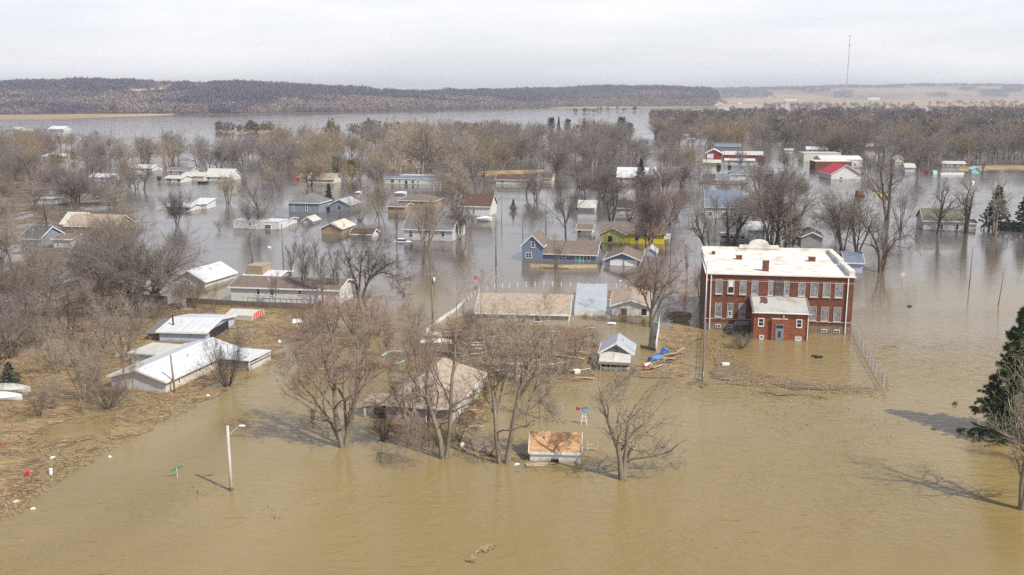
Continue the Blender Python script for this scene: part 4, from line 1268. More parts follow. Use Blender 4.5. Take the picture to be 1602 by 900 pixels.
H('garage', 'brown roofed wing right of the white ranch house', 'garage', (845, 285), 863, 279, 272, 8, 'x', 'cream_siding', 'roof_darkbrown')
H('two_gable_house', 'white house with two pale roofs behind a tall spruce', 'house', (965, 287), 1012, 277, 262.5, 11, 'x', 'white_siding', 'roof_white_metal', short='the two gabled white house')
H('gabled_house', 'white gabled wing right of the spruce tree', 'house', (1012, 291), 1032, 277, 263, 8, 'y', 'white_siding', 'roof_white_metal')
H('cottage', 'brown cottage left of the leaning golden tree', 'house', (1036, 277), 1061, 270, 261.5, 8, 'x', 'brown_wall', 'roof_brown', short='the brown cottage')
H('boat_house', 'small derelict white boathouse left of the yellow house', 'shed', (903, 366), 926, 359, 352, 4.5, 'x', 'white_paint', 'roof_brown', short='the derelict boathouse', win=[('f', 905, 361, 908, 365, dict(frame='mud_stained'))])
H('garden_shed', 'pale tilted shed roof between two bare trees', 'shed', (905, 330), 930, 324, 314, 6, 'x', 'pale_grey_siding', 'roof_pale', short='the tilted pale shed')
H('cottage', 'grey cottage with dark green roof behind bare trees', 'house', (963, 336), 987, 325, 314, 7, 'x', 'pale_grey_siding', 'roof_green', short='the green roofed cottage')
b = H('blue_house', 'blue two storey house with brown roof and white trim', 'house', (816.5, 408), 849, 384, 368.5, 9, 'y', 'blue_siding', 'roof_brown', short='the blue house', ov=.3,
      win=[('f', 831, 379, 836.5, 387), ('f', 823, 395.5, 827, 403.5), ('f', 827.5, 395.5, 831.5, 403.5)])
g = G(851, 409) - b.A
wv = solve_w(G(851, 409), GRID, 934)
wx, wy = b.w + .0, .6
Hh = zat(396, b.A.y)
mb = MB(); sl = .40; dd = 9.0; hr = Hh + 2.1
mb.prism([(wx + .01, wy, -1), (wx + .01, wy + dd, -1), (wx + .01, wy + dd, Hh), (wx + .01, wy + dd / 2, hr), (wx + .01, wy, Hh)], (wv, 0, 0))
b.part('wing_wall', mb, 'blue_siding')
rf = MB(); sl = (hr - Hh) / (dd / 2); e = Hh - sl * .4
for y0 in (wy - .4, wy + dd + .4):
    rf.prism([(wx + .03, y0, e + .02), (wx + .03, wy + dd / 2, hr + .02), (wx + .03, wy + dd / 2, hr + .2), (wx + .03, y0, e + .2)], (wv + .3, 0, 0))
b.part('wing_roof', rf, 'roof_brown')
b.part('gutter', MB().box(wx + .03, wx + wv + .35, wy - .5, wy - .41, e, e + .2).beam((wx + wv + .38, wy - .4, e + .1), (wx + wv + .38, wy + dd / 2, hr + .1), .06, .25), 'white_paint')
ev = House.__new__(House); ev.A = b.A + b.ey * wy; ev.ex, ev.ey, ev.w, ev.root = b.ex, b.ey, b.w, b.root
def wing_open(q, kind='window', pane='glass'):
    u0, _ = ev.hit('f', q[0], q[1]); u1, _ = ev.hit('f', q[2], q[1]); _, z1 = ev.hit('f', q[0], q[1]); _, z0 = ev.hit('f', q[0], q[3])
    f = MB().box(u0 - .08, u1 + .08, wy - .06, wy - .003, z0 - .08, z1 + .08).build(kind, 'white_paint', b.root)
    MB().box(u0 + .06, u1 - .06, wy - .08, wy - .063, z0 + .06, z1 - .06).build('pane', pane, f)
wing_open((880, 397, 885, 403)); wing_open((901, 399, 906.5, 411), 'patio_door', 'plastic_green'); wing_open((908, 399, 913, 411), 'patio_door', 'plastic_green'); wing_open((919, 399, 923, 408))
FOOT.append((b.A.x + 10, b.A.y + 2, 8))
y = H('yellow_house', 'bright yellow house with brown roof', 'house', (938, 380.5), 978, 366, 357, 9, 'y', 'yellow_siding', 'roof_brown', short='the yellow house', ov=.4, trim='cream_siding', win=[('f', 952, 370, 957, 377, dict(frame='dark'))])
g2 = solve_w(G(978, 379), GRID, 1018)
mb = MB(); x0 = y.w + .01; Hh = y.h; dd = 8.6; hr = Hh + 2.2
mb.prism([(x0, 1.2, -1), (x0, 1.2 + dd, -1), (x0, 1.2 + dd, Hh), (x0, 1.2 + dd / 2, hr), (x0, 1.2, Hh)], (g2 + 3, 0, 0))
y.part('wing_wall', mb, 'bright_yellow')
rf = MB(); sl = (hr - Hh) / (dd / 2)
for yy in (.8, 1.2 + dd + .4):
    rf.prism([(x0 - 6.5, yy, Hh - sl * .4 + .02), (x0 - 6.5, 1.2 + dd / 2, hr + .02), (x0 - 6.5, 1.2 + dd / 2, hr + .18), (x0 - 6.5, yy, Hh - sl * .4 + .18)], (g2 + 10, 0, 0))
y.part('wing_roof', rf, 'roof_brown')
for u in (2.2, 5.2):
    f = MB().box(x0 + u, x0 + u + 1.0, 1.14, 1.197, Hh - 1.6, Hh - .5).build('window', 'white_paint', y.root)
    MB().box(x0 + u + .1, x0 + u + .9, 1.11, 1.137, Hh - 1.5, Hh - .6).build('pane', 'glass', f)
FOOT.append((y.A.x + 8, y.A.y + 3, 8))
g = H('double_garage', 'blue double garage with two white doors beside the blue house', 'garage', (947, 415.5), 1000, 405.5, 396, 9, 'y', 'blue_siding', 'roof_brown', short='the blue double garage', ov=.45)
for q in ((955, 407, 974, 415.5), (977.5, 407.5, 996, 416)):
    g.opening('f', *q, kind='garage_door', pane='plastic_white', bar=False)
H('garden_shed', 'small grey blue shed with white trim right of the double garage', 'shed', (1008, 402), 1027, 395, 388, 5, 'y', 'pale_blue_siding', 'roof_pale', short='the small grey blue shed', ov=.2)
H('garden_shed', 'low white shed behind the yellow house by the flooded road', 'shed', (1030, 379), 1047, 374, 371, 5, 'shed', 'white_siding', 'roof_grey_metal')

# centre foreground
r = H('ranch_house', 'long ranch house with debris littered tan roof and white gable end', 'house', (746, 508), 889, 489, 461, 11, 'x', 'weathered_cream', 'roof_tan', rot=math.radians(-6), short='the long tan roofed ranch house',
      win=[('f', 765, 494, 773, 503), ('f', 836, 494, 846, 503)], doors=[('f', 806, 492, 815, 507, dict(pane='plastic_green'))])
r.part('gable_cladding', MB().prism([(r.w + .003, .02, -.6), (r.w + .003, r.d - .02, -.6), (r.w + .003, r.d - .02, r.h - .1), (r.w + .003, r.d / 2, r.hr - .1), (r.w + .003, .02, r.h - .1)], (.03, 0, 0)), 'white_siding')
H('breezeway', 'flat pale grey metal roof joining the ranch house and white garage', 'shed', (899, 494), 948, 487, 468, 12, 'shed', 'white_siding', 'roof_grey_metal', rot=math.radians(-6), ov=.1, short='the flat grey roof')
H('gabled_garage', 'white gabled garage with tan roof and muddy doors behind the reddish tree', 'garage', (957, 494), 1016, 478, 470, 11, 'y', 'white_siding', 'roof_tan', rot=math.radians(-8), short='the white garage with tan roof',
  doors=[('f', 971, 482, 981, 494, dict(pane='brown_wall')), ('f', 1003, 483, 1012, 494, dict(pane='dark'))])
c = H('hip_house', 'square tan hip roofed house standing in water behind bare trees', 'house', (604, 658), 707, 643, 560, 13.5, 'hipy', 'pinkish_siding', 'roof_tan', rot=math.radians(-13), short='the square hip roofed house', ov=.45,
      win=[('f', 626, 640, 634, 657), ('f', 667, 642, 673, 660)], hr=4.95, h=1.95)
c.part('side_cladding', MB().box(c.w + .003, c.w + .03, .05, c.d - .05, -.5, c.h - .05), 'white_siding')
for q in ((717, 634, 720, 645), (731, 622, 733, 634), (745, 602, 747, 615)):
    c.opening('r', *q, pane='glass')
pr = MB(); pr.box(-2.9, -.46, .3, 3.6, 1.75, 1.93); c.part('porch_roof', pr, 'roof_tan')
c.part('porch_post', MB().box(-2.8, -2.6, .4, .6, -.8, 1.75), 'white_paint')
c.part('porch_post', MB().box(-2.8, -2.6, 3.2, 3.4, -.8, 1.75), 'white_paint')
c.part('porch_wall', MB().box(-1.6, -.1, .8, 3.4, -.8, 1.7), 'dark')
s_ = H('plywood_shed', 'small white shed with bare orange plywood roof sunk in foreground water', 'shed', (829, 722), 908, 716, 683, 4.2, 'x', 'white_siding', 'plywood', rot=math.radians(-4), ov=.12, short='the orange roofed shed', h=.95, hr=2.25)
s_.opening('f', 863, 719.5, 873.5, 727, kind='window', frame='dark', bar=False, fr=.05)
h_ = H('open_hut', 'small open hut with pale metal gable roof and brown shingled porch', 'shed', (941, 573), 986, 557, 530, 4.6, 'y', 'boarded', 'roof_grey_metal', rot=math.radians(-10), ov=.45, h=2.1, hr=3.3, short='the open metal roofed hut')
h_.part('porch_roof', MB().prism([(-.2, -2.1, 1.15), (h_.w + .1, -2.1, 1.15), (h_.w + .1, -.05, 2.0), (-.2, -.05, 2.0)], (0, 0, .1)), 'roof_pale')
h_.part('porch_eave', MB().prism([(-.25, -2.5, .95), (h_.w + .15, -2.5, .95), (h_.w + .15, -2.12, 1.12), (-.25, -2.12, 1.12)], (0, 0, .12)), 'roof_brown')
h_.part('counter', MB().box(.1, h_.w - .1, -1.9, -1.7, -.5, .45), 'white_paint')
for x in (0, h_.w * .35, h_.w * .7, h_.w - .1):
    h_.part('porch_post', MB().box(x, x + .1, -2.2, -2.08, -.5, 1.0), 'white_paint')
h_.part('interior_shade', MB().box(.1, h_.w - .1, -.03, -.003, 0, 1.9), 'dark')  # dark sheet over the front wall in place of the shade indoors

# behind and right of the school
H('large_house', 'white two storey house with wide blue grey roof behind bare trees', 'house', (1103, 342), 1161, 323, 298.5, 11, 'x', 'white_siding', 'roof_bluegrey', short='the wide blue grey roof')
H('tall_shed', 'tall pale green shed with white roof behind the school', 'shed', (1171, 383), 1196, 359, 347.5, 8, 'x', 'pale_grey_siding', 'roof_white_metal', short='the tall pale shed')
H('gabled_garage', 'grey garage with white trim just behind the school roof', 'garage', (1252, 395), 1286, 371, 364, 9, 'y', 'grey_siding', 'roof_olive', short='the grey garage')
H('cottage', 'low slate blue roof peeking over the school parapet', 'house', (1231, 400), 1250, 392, 385, 6, 'hip', 'slate_siding', 'roof_bluegrey')
H('cottage', 'pale blue cottage with blue grey roof right behind the school', 'house', (1322, 428), 1349, 411, 395, 9, 'x', 'pale_blue_siding', 'roof_bluegrey', short='the pale blue cottage')
H('ranch_house', 'grey white house with olive roof at the right behind two trees', 'house', (1444, 360), 1512, 345, 327.5, 9, 'x', 'pale_grey_siding', 'roof_olive', short='the olive roofed house', win=[('f', 1471, 351, 1475, 359), ('f', 1495, 351, 1499, 359)])
H('garage', 'low wing at the right end of the olive roofed house', 'garage', (1513, 359), 1527, 350, 344, 7, 'x', 'pale_grey_siding', 'roof_olive')
H('garage', 'pale garage with dark roof at the right edge by a spruce', 'garage', (1574, 360), 1606, 353, 349, 6, 'x', 'pale_grey_siding', 'roof_dark')
w_ = H('red_roof_building', 'white building with a bright red gabled roof', 'building', (1300, 281.5), 1345, 272, 258.5, 14, 'y', 'white_siding', 'roof_red', rot=math.radians(2), short='the red roofed white building', ov=.6, win=[('f', 1314, 277, 1318, 280)])
H('brick_shop', 'low brown brick building with flat roof behind the red roof', 'building', (1275, 266), 1332, 253, 250, 10, 'flat', 'brick_red', 'roof_white', rot=math.radians(-2), ov=.1, short='the brick shop')
H('quonset_hall', 'bright white low arched hall behind the brick shop', 'building', (1284, 262), 1349, 250, 244, 14, 'x', 'white_siding', 'roof_white', rot=math.radians(-2), ov=.1)
H('cream_building', 'pale yellow flat walled building at upper right', 'building', (1257, 253.5), 1315, 240, 238.5, 12, 'flat', 'cream_siding', 'roof_pale', rot=math.radians(-3), ov=.1, short='the pale yellow building')
H('white_hall', 'low white roofed hall behind the pale yellow building', 'building', (1262, 240), 1297, 234, 230, 12, 'x', 'white_siding', 'roof_white_metal')
H('cottage', 'small white cottage left of the pale yellow building', 'house', (1228, 240), 1240, 235, 233, 6, 'x', 'white_siding', 'roof_pale')
H('long_building', 'low red building with pale roof deep among right trees', 'building', (1353, 233), 1394, 229, 225.5, 10, 'x', 'red_metal_wall', 'roof_pale', short='the low red building')
H('cottage', 'white cottage partly hidden by trees at upper right', 'house', (1416, 270), 1431, 262, 256, 8, 'x', 'white_siding', 'roof_pale', short='the hidden white cottage')
H('cottage', 'tan roofed cottage left of the hidden white one', 'house', (1400, 254), 1413, 249, 244, 8, 'y', 'cream_siding', 'roof_cream')
H('ranch_house', 'pale ranch house behind trees by the tan shore', 'house', (1474, 260), 1510, 256, 252.5, 8, 'x', 'white_siding', 'roof_pale')
r = H('red_barn', 'red barn with white roof and a white door', 'barn', (1104, 248), 1129, 240, 234, 11, 'y', 'red_metal_wall', 'roof_white_metal', short='the red barn', doors=[('f', 1106.5, 241, 1116, 247.5)])
H('long_building', 'long red building with white roof edge right of the red barn', 'building', (1131, 248), 1193, 242, 237, 12, 'x', 'red_metal_wall', 'roof_pale', fascia=True)
H('long_shed', 'long pale green shed below the long red building', 'shed', (1134, 259), 1180, 251, 248.5, 6, 'x', 'pale_grey_siding', 'roof_white_metal')
H('low_shed', 'low rounded pale shed left of the long pale green shed', 'shed', (1101, 258), 1127, 254.5, 250.5, 8, 'x', 'cream_siding', 'roof_cream')
H('cottage', 'white house with blue grey hipped roof beside two small cedars', 'house', (1142, 283), 1167, 273, 265.5, 9, 'hip', 'white_siding', 'roof_bluegrey', short='the blue grey hipped house', win=[('f', 1152, 274, 1154, 279)])
H('garage', 'low blue grey roofed garage left of the hipped white house', 'garage', (1121, 286), 1141, 281, 272.5, 8, 'x', 'white_siding', 'roof_bluegrey')
H('cottage', 'tan roofed white cottage right of the hipped white house', 'house', (1184, 277), 1210, 271, 265.5, 8, 'x', 'white_siding', 'roof_brown')
H('garden_shed', 'low tan roofed shed left of the small cedars', 'shed', (1102, 276), 1120, 272, 269, 6, 'x', 'mud_stained', 'roof_tan')
H('long_building', 'long blue grey roof among trees above the red barn', 'building', (1120, 233), 1158, 229, 225, 12, 'x', 'slate_siding', 'roof_bluegrey')
H('teal_cabin', 'half sunk turquoise and white cabin tilted by the tan shore', 'cabin', (1520, 271), 1533, 265, 260.5, 6, 'y', 'turquoise', 'turquoise', lean=(0, .12), short='the turquoise cabin')
for i, (x0, x1, yb, ye, yr, wl, rf) in enumerate([(1063, 1078, 216, 213, 210, 'white_siding', 'roof_pale'), (1086, 1102, 214, 211, 208.5, 'slate_siding', 'roof_bluegrey'), (1077, 1087, 222, 218.5, 216, 'white_siding', 'roof_white_metal'),
        (1130, 1150, 216, 212, 209, 'pale_grey_siding', 'roof_bluegrey'), (1000, 1014, 222, 219, 217, 'slate_siding', 'roof_bluegrey'), (955, 966, 232, 228, 224, 'white_siding', 'roof_grey'), (1217, 1232, 208, 205, 202.5, 'white_siding', 'roof_pale'),
        (1312, 1334, 231, 228, 226, 'white_siding', 'roof_grey_metal'), (1365, 1385, 219, 216, 214, 'pale_grey_siding', 'roof_white_metal'), (1180, 1196, 199, 196.5, 194.5, 'white_siding', 'roof_white_metal')]):
    nm = ['white cottage far up the flooded street', 'slate house far up the flooded street', 'tiny white house beside the far street trees', 'blue grey house beyond the red barn trees', 'low blue grey house by the far water road', 'grey roofed cottage beside the far centre trees',
          'white house at the near edge of the right woods', 'pale metal roofed house behind the cream building', 'small white roofed house above the low red building', 'far white house under the radio mast woods'][i]
    H('cottage', nm, 'house', (x0, yb), x1, ye, yr, 9, 'x', wl, rf)
# white storage domes and hangars far off near the field
for i, (x0, x1) in enumerate([(1127, 1147), (1147, 1161)]):
    H('storage_dome', ['large white arched storage shelter far across the water', 'smaller white arched storage shelter far across the water'][i], 'shelter', (x0, 176.5), x1, 175, 169.5, 30, 'arch', 'white_paint', 'roof_white_metal')
for i, (x0, x1, yb, yt) in enumerate([(1358, 1377, 156.8, 153), (1228, 1246, 158.5, 155.5), (1062, 1070, 164.5, 162), (1155, 1160, 163.5, 160.5), (1110, 1124, 165.5, 163)]):
    H('farm_building', ['white farm building at the foot of the far hills', 'long white shed on the tan plain before the hills', 'pale farm shed at the foot of the wooded ridge', 'tiny white farmhouse on the tan plain', 'low white farm shed right of the wooded ridge'][i], 'farm building', (x0, yb), x1, (yb + yt) / 2, yt, 25, 'x', 'white_paint', 'roof_white_metal')
# ------------------------------------------------------------------ floating debris mats
def mat_material(name, ca, cb, cc, thr, sc=.35):
    m = bpy.data.materials.new(name)
    t, N, L = nodes_of(m)
    b = N['Principled BSDF']; b.inputs['Roughness'].default_value = .9; b.inputs['Specular IOR Level'].default_value = .25
    geo = N.new('ShaderNodeNewGeometry')
    at = N.new('ShaderNodeAttribute'); at.attribute_name = 'cover'
    def noise(s, d, r=.6, dist=0, mp=None):
        n = N.new('ShaderNodeTexNoise'); n.inputs['Scale'].default_value = s; n.inputs['Detail'].default_value = d
        n.inputs['Roughness'].default_value = r; n.inputs['Distortion'].default_value = dist
        if mp is None: L.new(geo.outputs['Position'], n.inputs['Vector'])
        else: L.new(mp.outputs[0], n.inputs['Vector'])
        return n
    mpp = N.new('ShaderNodeMapping'); mpp.inputs['Rotation'].default_value = (0, 0, .7); mpp.inputs['Scale'].default_value = (.5, 1.6, 1)
    L.new(geo.outputs['Position'], mpp.inputs[0])
    big = noise(.10, 6, .68, .8)
    fine = noise(2.2, 4, .75, .6, mpp)
    mid = noise(.35, 5, .6, 1.0, mpp)
    def rng_(src, a, c, to0=0, to1=1):
        r = N.new('ShaderNodeMapRange'); r.inputs['From Min'].default_value = a; r.inputs['From Max'].default_value = c
        r.inputs['To Min'].default_value = to0; r.inputs['To Max'].default_value = to1
        L.new(src, r.inputs['Value']); return r
    m1 = N.new('ShaderNodeMix'); m1.data_type = 'RGBA'; m1.inputs[6].default_value = (*cb, 1); m1.inputs[7].default_value = (*ca, 1)
    L.new(rng_(mid.outputs[0], .38, .62).outputs[0], m1.inputs[0])
    m2 = N.new('ShaderNodeMix'); m2.data_type = 'RGBA'; m2.inputs[7].default_value = (*cc, 1)
    L.new(m1.outputs[2], m2.inputs[6]); L.new(rng_(fine.outputs[0], .50, .62).outputs[0], m2.inputs[0])
    L.new(m2.outputs[2], b.inputs['Base Color'])
    # what is water shows through: cover + noise
    s = N.new('ShaderNodeMath'); s.operation = 'MULTIPLY_ADD'; s.inputs[1].default_value = 2.4
    L.new(big.outputs[0], s.inputs[0]); L.new(at.outputs['Fac'], s.inputs[2])
    s2 = N.new('ShaderNodeMath'); s2.operation = 'MULTIPLY_ADD'; s2.inputs[1].default_value = .55
    L.new(fine.outputs[0], s2.inputs[0]); L.new(s.outputs[0], s2.inputs[2])
    al = rng_(s2.outputs[0], thr - .05, thr + .06)
    tr = N.new('ShaderNodeBsdfTransparent'); mxs = N.new('ShaderNodeMixShader')
    L.new(al.outputs[0], mxs.inputs[0]); L.new(tr.outputs[0], mxs.inputs[1]); L.new(b.outputs[0], mxs.inputs[2])
    L.new(mxs.outputs[0], N['Material Output'].inputs['Surface'])
    bp = N.new('ShaderNodeBump'); bp.inputs['Strength'].default_value = .9; bp.inputs['Distance'].default_value = .10
    L.new(fine.outputs[0], bp.inputs['Height']); L.new(bp.outputs[0], b.inputs['Normal'])
    MATS[name] = m
mat_material('straw_mat', (.29, .195, .095), (.13, .092, .058), (.42, .31, .165), 2.02)
mat_material('brown_mat', (.19, .13, .082), (.11, .08, .055), (.31, .22, .13), 2.02)
mat_material('thin_mat', (.22, .155, .10), (.17, .115, .07), (.31, .23, .13), 2.16)
MATN = [0]
def seg_dist(px, py, poly):
    d = np.full(px.shape, 1e9); inside = np.zeros(px.shape, bool)
    n = len(poly)
    for i in range(n):
        ax, ay = poly[i]; bx, by = poly[(i + 1) % n]
        vx, vy = bx - ax, by - ay
        t = np.clip(((px - ax) * vx + (py - ay) * vy) / (vx * vx + vy * vy + 1e-9), 0, 1)
        d = np.minimum(d, np.hypot(px - ax - t * vx, py - ay - t * vy))
        c = ((ay > py) != (by > py))
        with np.errstate(divide='ignore', invalid='ignore'):
            xi = (bx - ax) * (py - ay) / (by - ay) + ax
        inside ^= c & (px < xi)
    return np.where(inside, d, -d)
CHIPS = []
def debris(pix, m, label, fade=2.5, step=1.0, cover=.75, z=.03, chips=0, holes=()):
    poly = [(G(x, y).x, G(x, y).y) for x, y in pix]
    xs = [p[0] for p in poly]; ys = [p[1] for p in poly]
    gx = np.arange(min(xs), max(xs) + step, step); gy = np.arange(min(ys), max(ys) + step, step)
    X, Y = np.meshgrid(gx, gy, indexing='ij')
    D = seg_dist(X, Y, poly)
    wob = (fbm(X / 4, Y / 4, 11) - .47) * fade * 2.2
    c = np.clip((D + wob) / fade, 0, 1) * cover
    nx, ny = X.shape
    MATN[0] += 1
    V = np.stack([X, Y, np.full_like(X, z + .004 * MATN[0]) + .03 * fbm(X / 1.5, Y / 1.5, 4)], -1).reshape(-1, 3)
    a = (np.arange(nx - 1)[:, None] * ny + np.arange(ny - 1)[None]).ravel()
    Q = np.stack([a, a + ny, a + ny + 1, a + 1], -1)
    cf = c.ravel(); keep = cf[Q].max(1) > .02
    Q = Q[keep]
    used = np.unique(Q); mp = np.full(len(V), -1); mp[used] = np.arange(len(used))
    me = npmesh('debris_mat', V[used], mp[Q], mats=[m])
    at = me.attributes.new('cover', 'FLOAT', 'POINT'); at.data.foreach_set('value', cf[used].astype(np.float32))
    o = bpy.data.objects.new('debris_mat', me); COL.objects.link(o)
    setting(o, 'stuff', label, 'debris')
    if chips:
        rng = np.random.default_rng(len(pix) * 7 + MATN[0])
        chips *= 2; px = rng.uniform(min(xs), max(xs), chips * 3); py = rng.uniform(min(ys), max(ys), chips * 3)
        k = (seg_dist(px, py, poly) > 0) & (fbm(px / 5, py / 5, 8) > .42)
        CHIPS.append(np.stack([px[k], py[k]], 1)[:chips])
    return o
bank = [(-60, 900), (-20, 850), (0, 828), (40, 800), (70, 770), (125, 735), (175, 705), (215, 682), (262, 658), (300, 642), (335, 622), (362, 606), (405, 588), (432, 560), (470, 545), (500, 530), (505, 505), (480, 492), (420, 480), (330, 476), (240, 474), (120, 500), (40, 520), (-60, 540), (-120, 700)]
debris(bank, 'straw_mat', 'wide mat of straw coloured flood debris along the left bank', fade=3.5, cover=.66, chips=6500)
debris([(-30, 880), (-10, 790), (40, 752), (110, 705), (190, 660), (250, 630), (300, 612), (340, 600), (380, 578), (440, 545), (470, 548), (435, 566), (405, 590), (362, 610), (325, 628), (290, 648), (255, 664), (210, 686), (165, 710), (120, 738), (72, 772), (38, 802), (0, 832)], 'straw_mat', 'golden straw drift packed along the edge of the left bank', fade=2.2, cover=.98, chips=900)
debris([(-60, 470), (40, 462), (180, 462), (300, 470), (360, 480), (330, 500), (200, 520), (60, 540), (-60, 560)], 'brown_mat', 'brown debris and mud among the left trees', cover=.62, chips=900)
debris([(-60, 260), (60, 262), (170, 290), (240, 330), (235, 400), (260, 440), (230, 470), (100, 480), (-60, 490)], 'brown_mat', 'brown silt and litter under the left woods', cover=.52, step=2.5, fade=6)
debris([(640, 590), (665, 530), (705, 500), (740, 488), (756, 508), (900, 512), (925, 500), (950, 540), (938, 588), (870, 600), (800, 606), (760, 585), (700, 590)], 'brown_mat', 'wreckage strewn brown mat in the yard of the ranch house', cover=.95, chips=3200)
debris([(706, 672), (715, 650), (760, 600), (790, 600), (770, 650), (745, 700), (715, 700)], 'straw_mat', 'golden debris along the right side of the hip roofed house', cover=.78, chips=500)
debris([(575, 662), (600, 655), (640, 664), (705, 668), (712, 690), (660, 700), (600, 690)], 'brown_mat', 'debris at the front of the hip roofed house', cover=.75, chips=400)
debris([(985, 592), (1000, 560), (1030, 545), (1032, 505), (1045, 480), (1096, 490), (1094, 560), (1090, 585), (1040, 592)], 'straw_mat', 'straw debris field left of the school fence', cover=1.05, chips=1500)
debris([(1106, 530), (1140, 524), (1150, 560), (1175, 580), (1240, 594), (1310, 602), (1372, 606), (1374, 616), (1300, 616), (1200, 606), (1103, 600)], 'brown_mat', 'brown debris curve inside the school yard fence', fade=2.4, cover=1.0, chips=1800)
debris([(845, 462), (900, 454), (985, 452), (1030, 455), (1030, 466), (960, 468), (880, 470)], 'straw_mat', 'debris strip behind the pale grey roof', cover=.85, chips=300)
debris([(1340, 525), (1352, 530), (1392, 592), (1400, 612), (1388, 612), (1365, 570)], 'thin_mat', 'thin debris line along the chain link fence', cover=.7, chips=200, fade=1.2)
debris([(1366, 543), (1382, 538), (1408, 542), (1402, 547), (1375, 547)], 'thin_mat', 'small raft of twigs right of the school fence', fade=1.0, cover=.8, step=.4, chips=60)
debris([(728, 878), (735, 862), (752, 850), (778, 850), (770, 860), (752, 868), (742, 882)], 'straw_mat', 'small straw raft floating in the open foreground', fade=.5, cover=.8, step=.25, chips=220)
debris([(285, 765), (305, 745), (350, 752), (385, 762), (430, 795), (440, 815), (400, 800), (350, 776), (300, 790)], 'thin_mat', 'scattered twigs on the water around the lamp post', fade=1.2, cover=.42, step=.5, chips=70)
debris([(1100, 625), (1200, 618), (1330, 640), (1420, 640), (1400, 690), (1300, 720), (1200, 680), (1110, 650)], 'thin_mat', 'thin twigs drifting below the school yard', fade=4, cover=.48, chips=160)
debris([(1410, 388), (1460, 384), (1560, 384), (1610, 386), (1610, 391), (1500, 391), (1430, 392)], 'thin_mat', 'brown debris streak at the right edge of the flooded street', fade=1.6, cover=.5, chips=80)
debris([(830, 419), (870, 414), (935, 414), (940, 420), (880, 422)], 'brown_mat', 'debris caught before the blue house', fade=1.0, cover=.6, chips=60)
debris([(700, 705), (760, 700), (830, 712), (826, 722), (760, 724), (700, 712)], 'thin_mat', 'debris line between tree trunks and plywood shed', fade=1.0, cover=.75, chips=160)
debris([(1085, 287), (1100, 283), (1160, 284), (1175, 288), (1120, 290)], 'brown_mat', 'debris before the blue grey hipped house', fade=1.2, cover=.8)
debris([(1040, 590), (1100, 592), (1180, 605), (1300, 618), (1390, 616), (1380, 630), (1200, 622), (1060, 606)], 'thin_mat', 'thin reddish litter outside the school fence', fade=2.5, cover=.8, chips=350)
debris([(410, 560), (415, 500), (505, 490), (590, 492), (650, 515), (640, 560), (590, 585), (530, 590), (470, 575)], 'brown_mat', 'golden brown litter under the reddish shrubs', fade=4, cover=.52, chips=900)
# loose chips, sticks and straw lying on the mats: uncountable
P = np.concatenate(CHIPS); n = len(P)
rng = np.random.default_rng(3)
az = rng.uniform(0, 3.14, n); ln = rng.uniform(.10, .34, n) * np.where(rng.uniform(size=n) < .10, 3.2, 1); wd = rng.uniform(.03, .075, n)
ca, sa = np.cos(az), np.sin(az)
tl = rng.uniform(-.12, .12, n)
vs = []
for su, sv, sz in ((-1, -1, 0), (1, -1, 0), (1, 1, 0), (-1, 1, 0), (0, 0, 1)):
    vs.append(np.stack([P[:, 0] + su * ca * ln / 2 - sv * sa * wd / 2, P[:, 1] + su * sa * ln / 2 + sv * ca * wd / 2, .10 + su * tl * ln + sz * .04 + rng.uniform(-.03, .03, n) * 0], 1))
V = np.stack(vs, 1).reshape(-1, 3); b = np.arange(n) * 5
T = np.concatenate([np.stack([b, b + 1, b + 4], 1), np.stack([b + 1, b + 2, b + 4], 1), np.stack([b + 2, b + 3, b + 4], 1), np.stack([b + 3, b, b + 4], 1)])
me = npmesh('debris', V, tris=T, mats=['wood_mass'])
pal = np.array([(.40, .27, .13), (.28, .19, .11), (.42, .30, .16), (.14, .10, .07), (.42, .32, .20), (.20, .14, .09)])
cl = np.ones((n, 5, 4)); cl[..., :3] = (pal[rng.integers(0, 6, n)] * rng.uniform(.7, 1.2, (n, 1)))[:, None]
at = me.color_attributes.new('tint', 'FLOAT_COLOR', 'POINT'); at.data.foreach_set('color', cl.astype(np.float32).ravel())
o = bpy.data.objects.new('debris', me); COL.objects.link(o)
setting(o, 'stuff', 'loose straw, sticks and chips floating on the flood debris', 'debris')

# ------------------------------------------------------------------ fences, poles, signs
def thing(name, label, cat, px, py, rot=0.0, group=None):
    o = empty(name, G(px, py), rot)
    return tag(o, label, cat, group)
def street_lamp():
    t = thing('street_lamp', 'pale street lamp post with a curved arm standing in the open water', 'street lamp', 362, 768)
    Hh = zat(666, t.location.y)
    MB().bar((0, 0, -1.5), (0, 0, Hh), .17, .12, 10).build('pole', 'concrete', t, True)
    a = MB(); pts = [(0.05, 0, Hh - 1.0), (.45, -.05, Hh - .55), (.85, -.1, Hh - .2), (1.15, -.15, Hh + .02)]
    for p, q in zip(pts, pts[1:]): a.bar(p, q, .045)
    a.build('arm', 'galv', t)
    MB().ball((1.38, -.18, Hh + .05), .34, .17, .09, 10, 6).build('lamp_head', 'plastic_white', t, True)
    MB().bar((0, 0, .05), (0, 0, .32), .20, .19, 10).build('base_band', 'rust', t)
street_lamp()
def street_sign():
    t = thing('street_sign', 'green street name sign on a thin post barely above water', 'sign', 279, 748)
    MB().bar((0, 0, -1.5), (-.12, 0, 1.05), .035).build('post', 'mint', t)
    b = MB(); b.beam((-.62, -.2, .80), (.38, .25, 1.12), .03, .22); b.build('blade', 'sign_green', t)
street_sign()
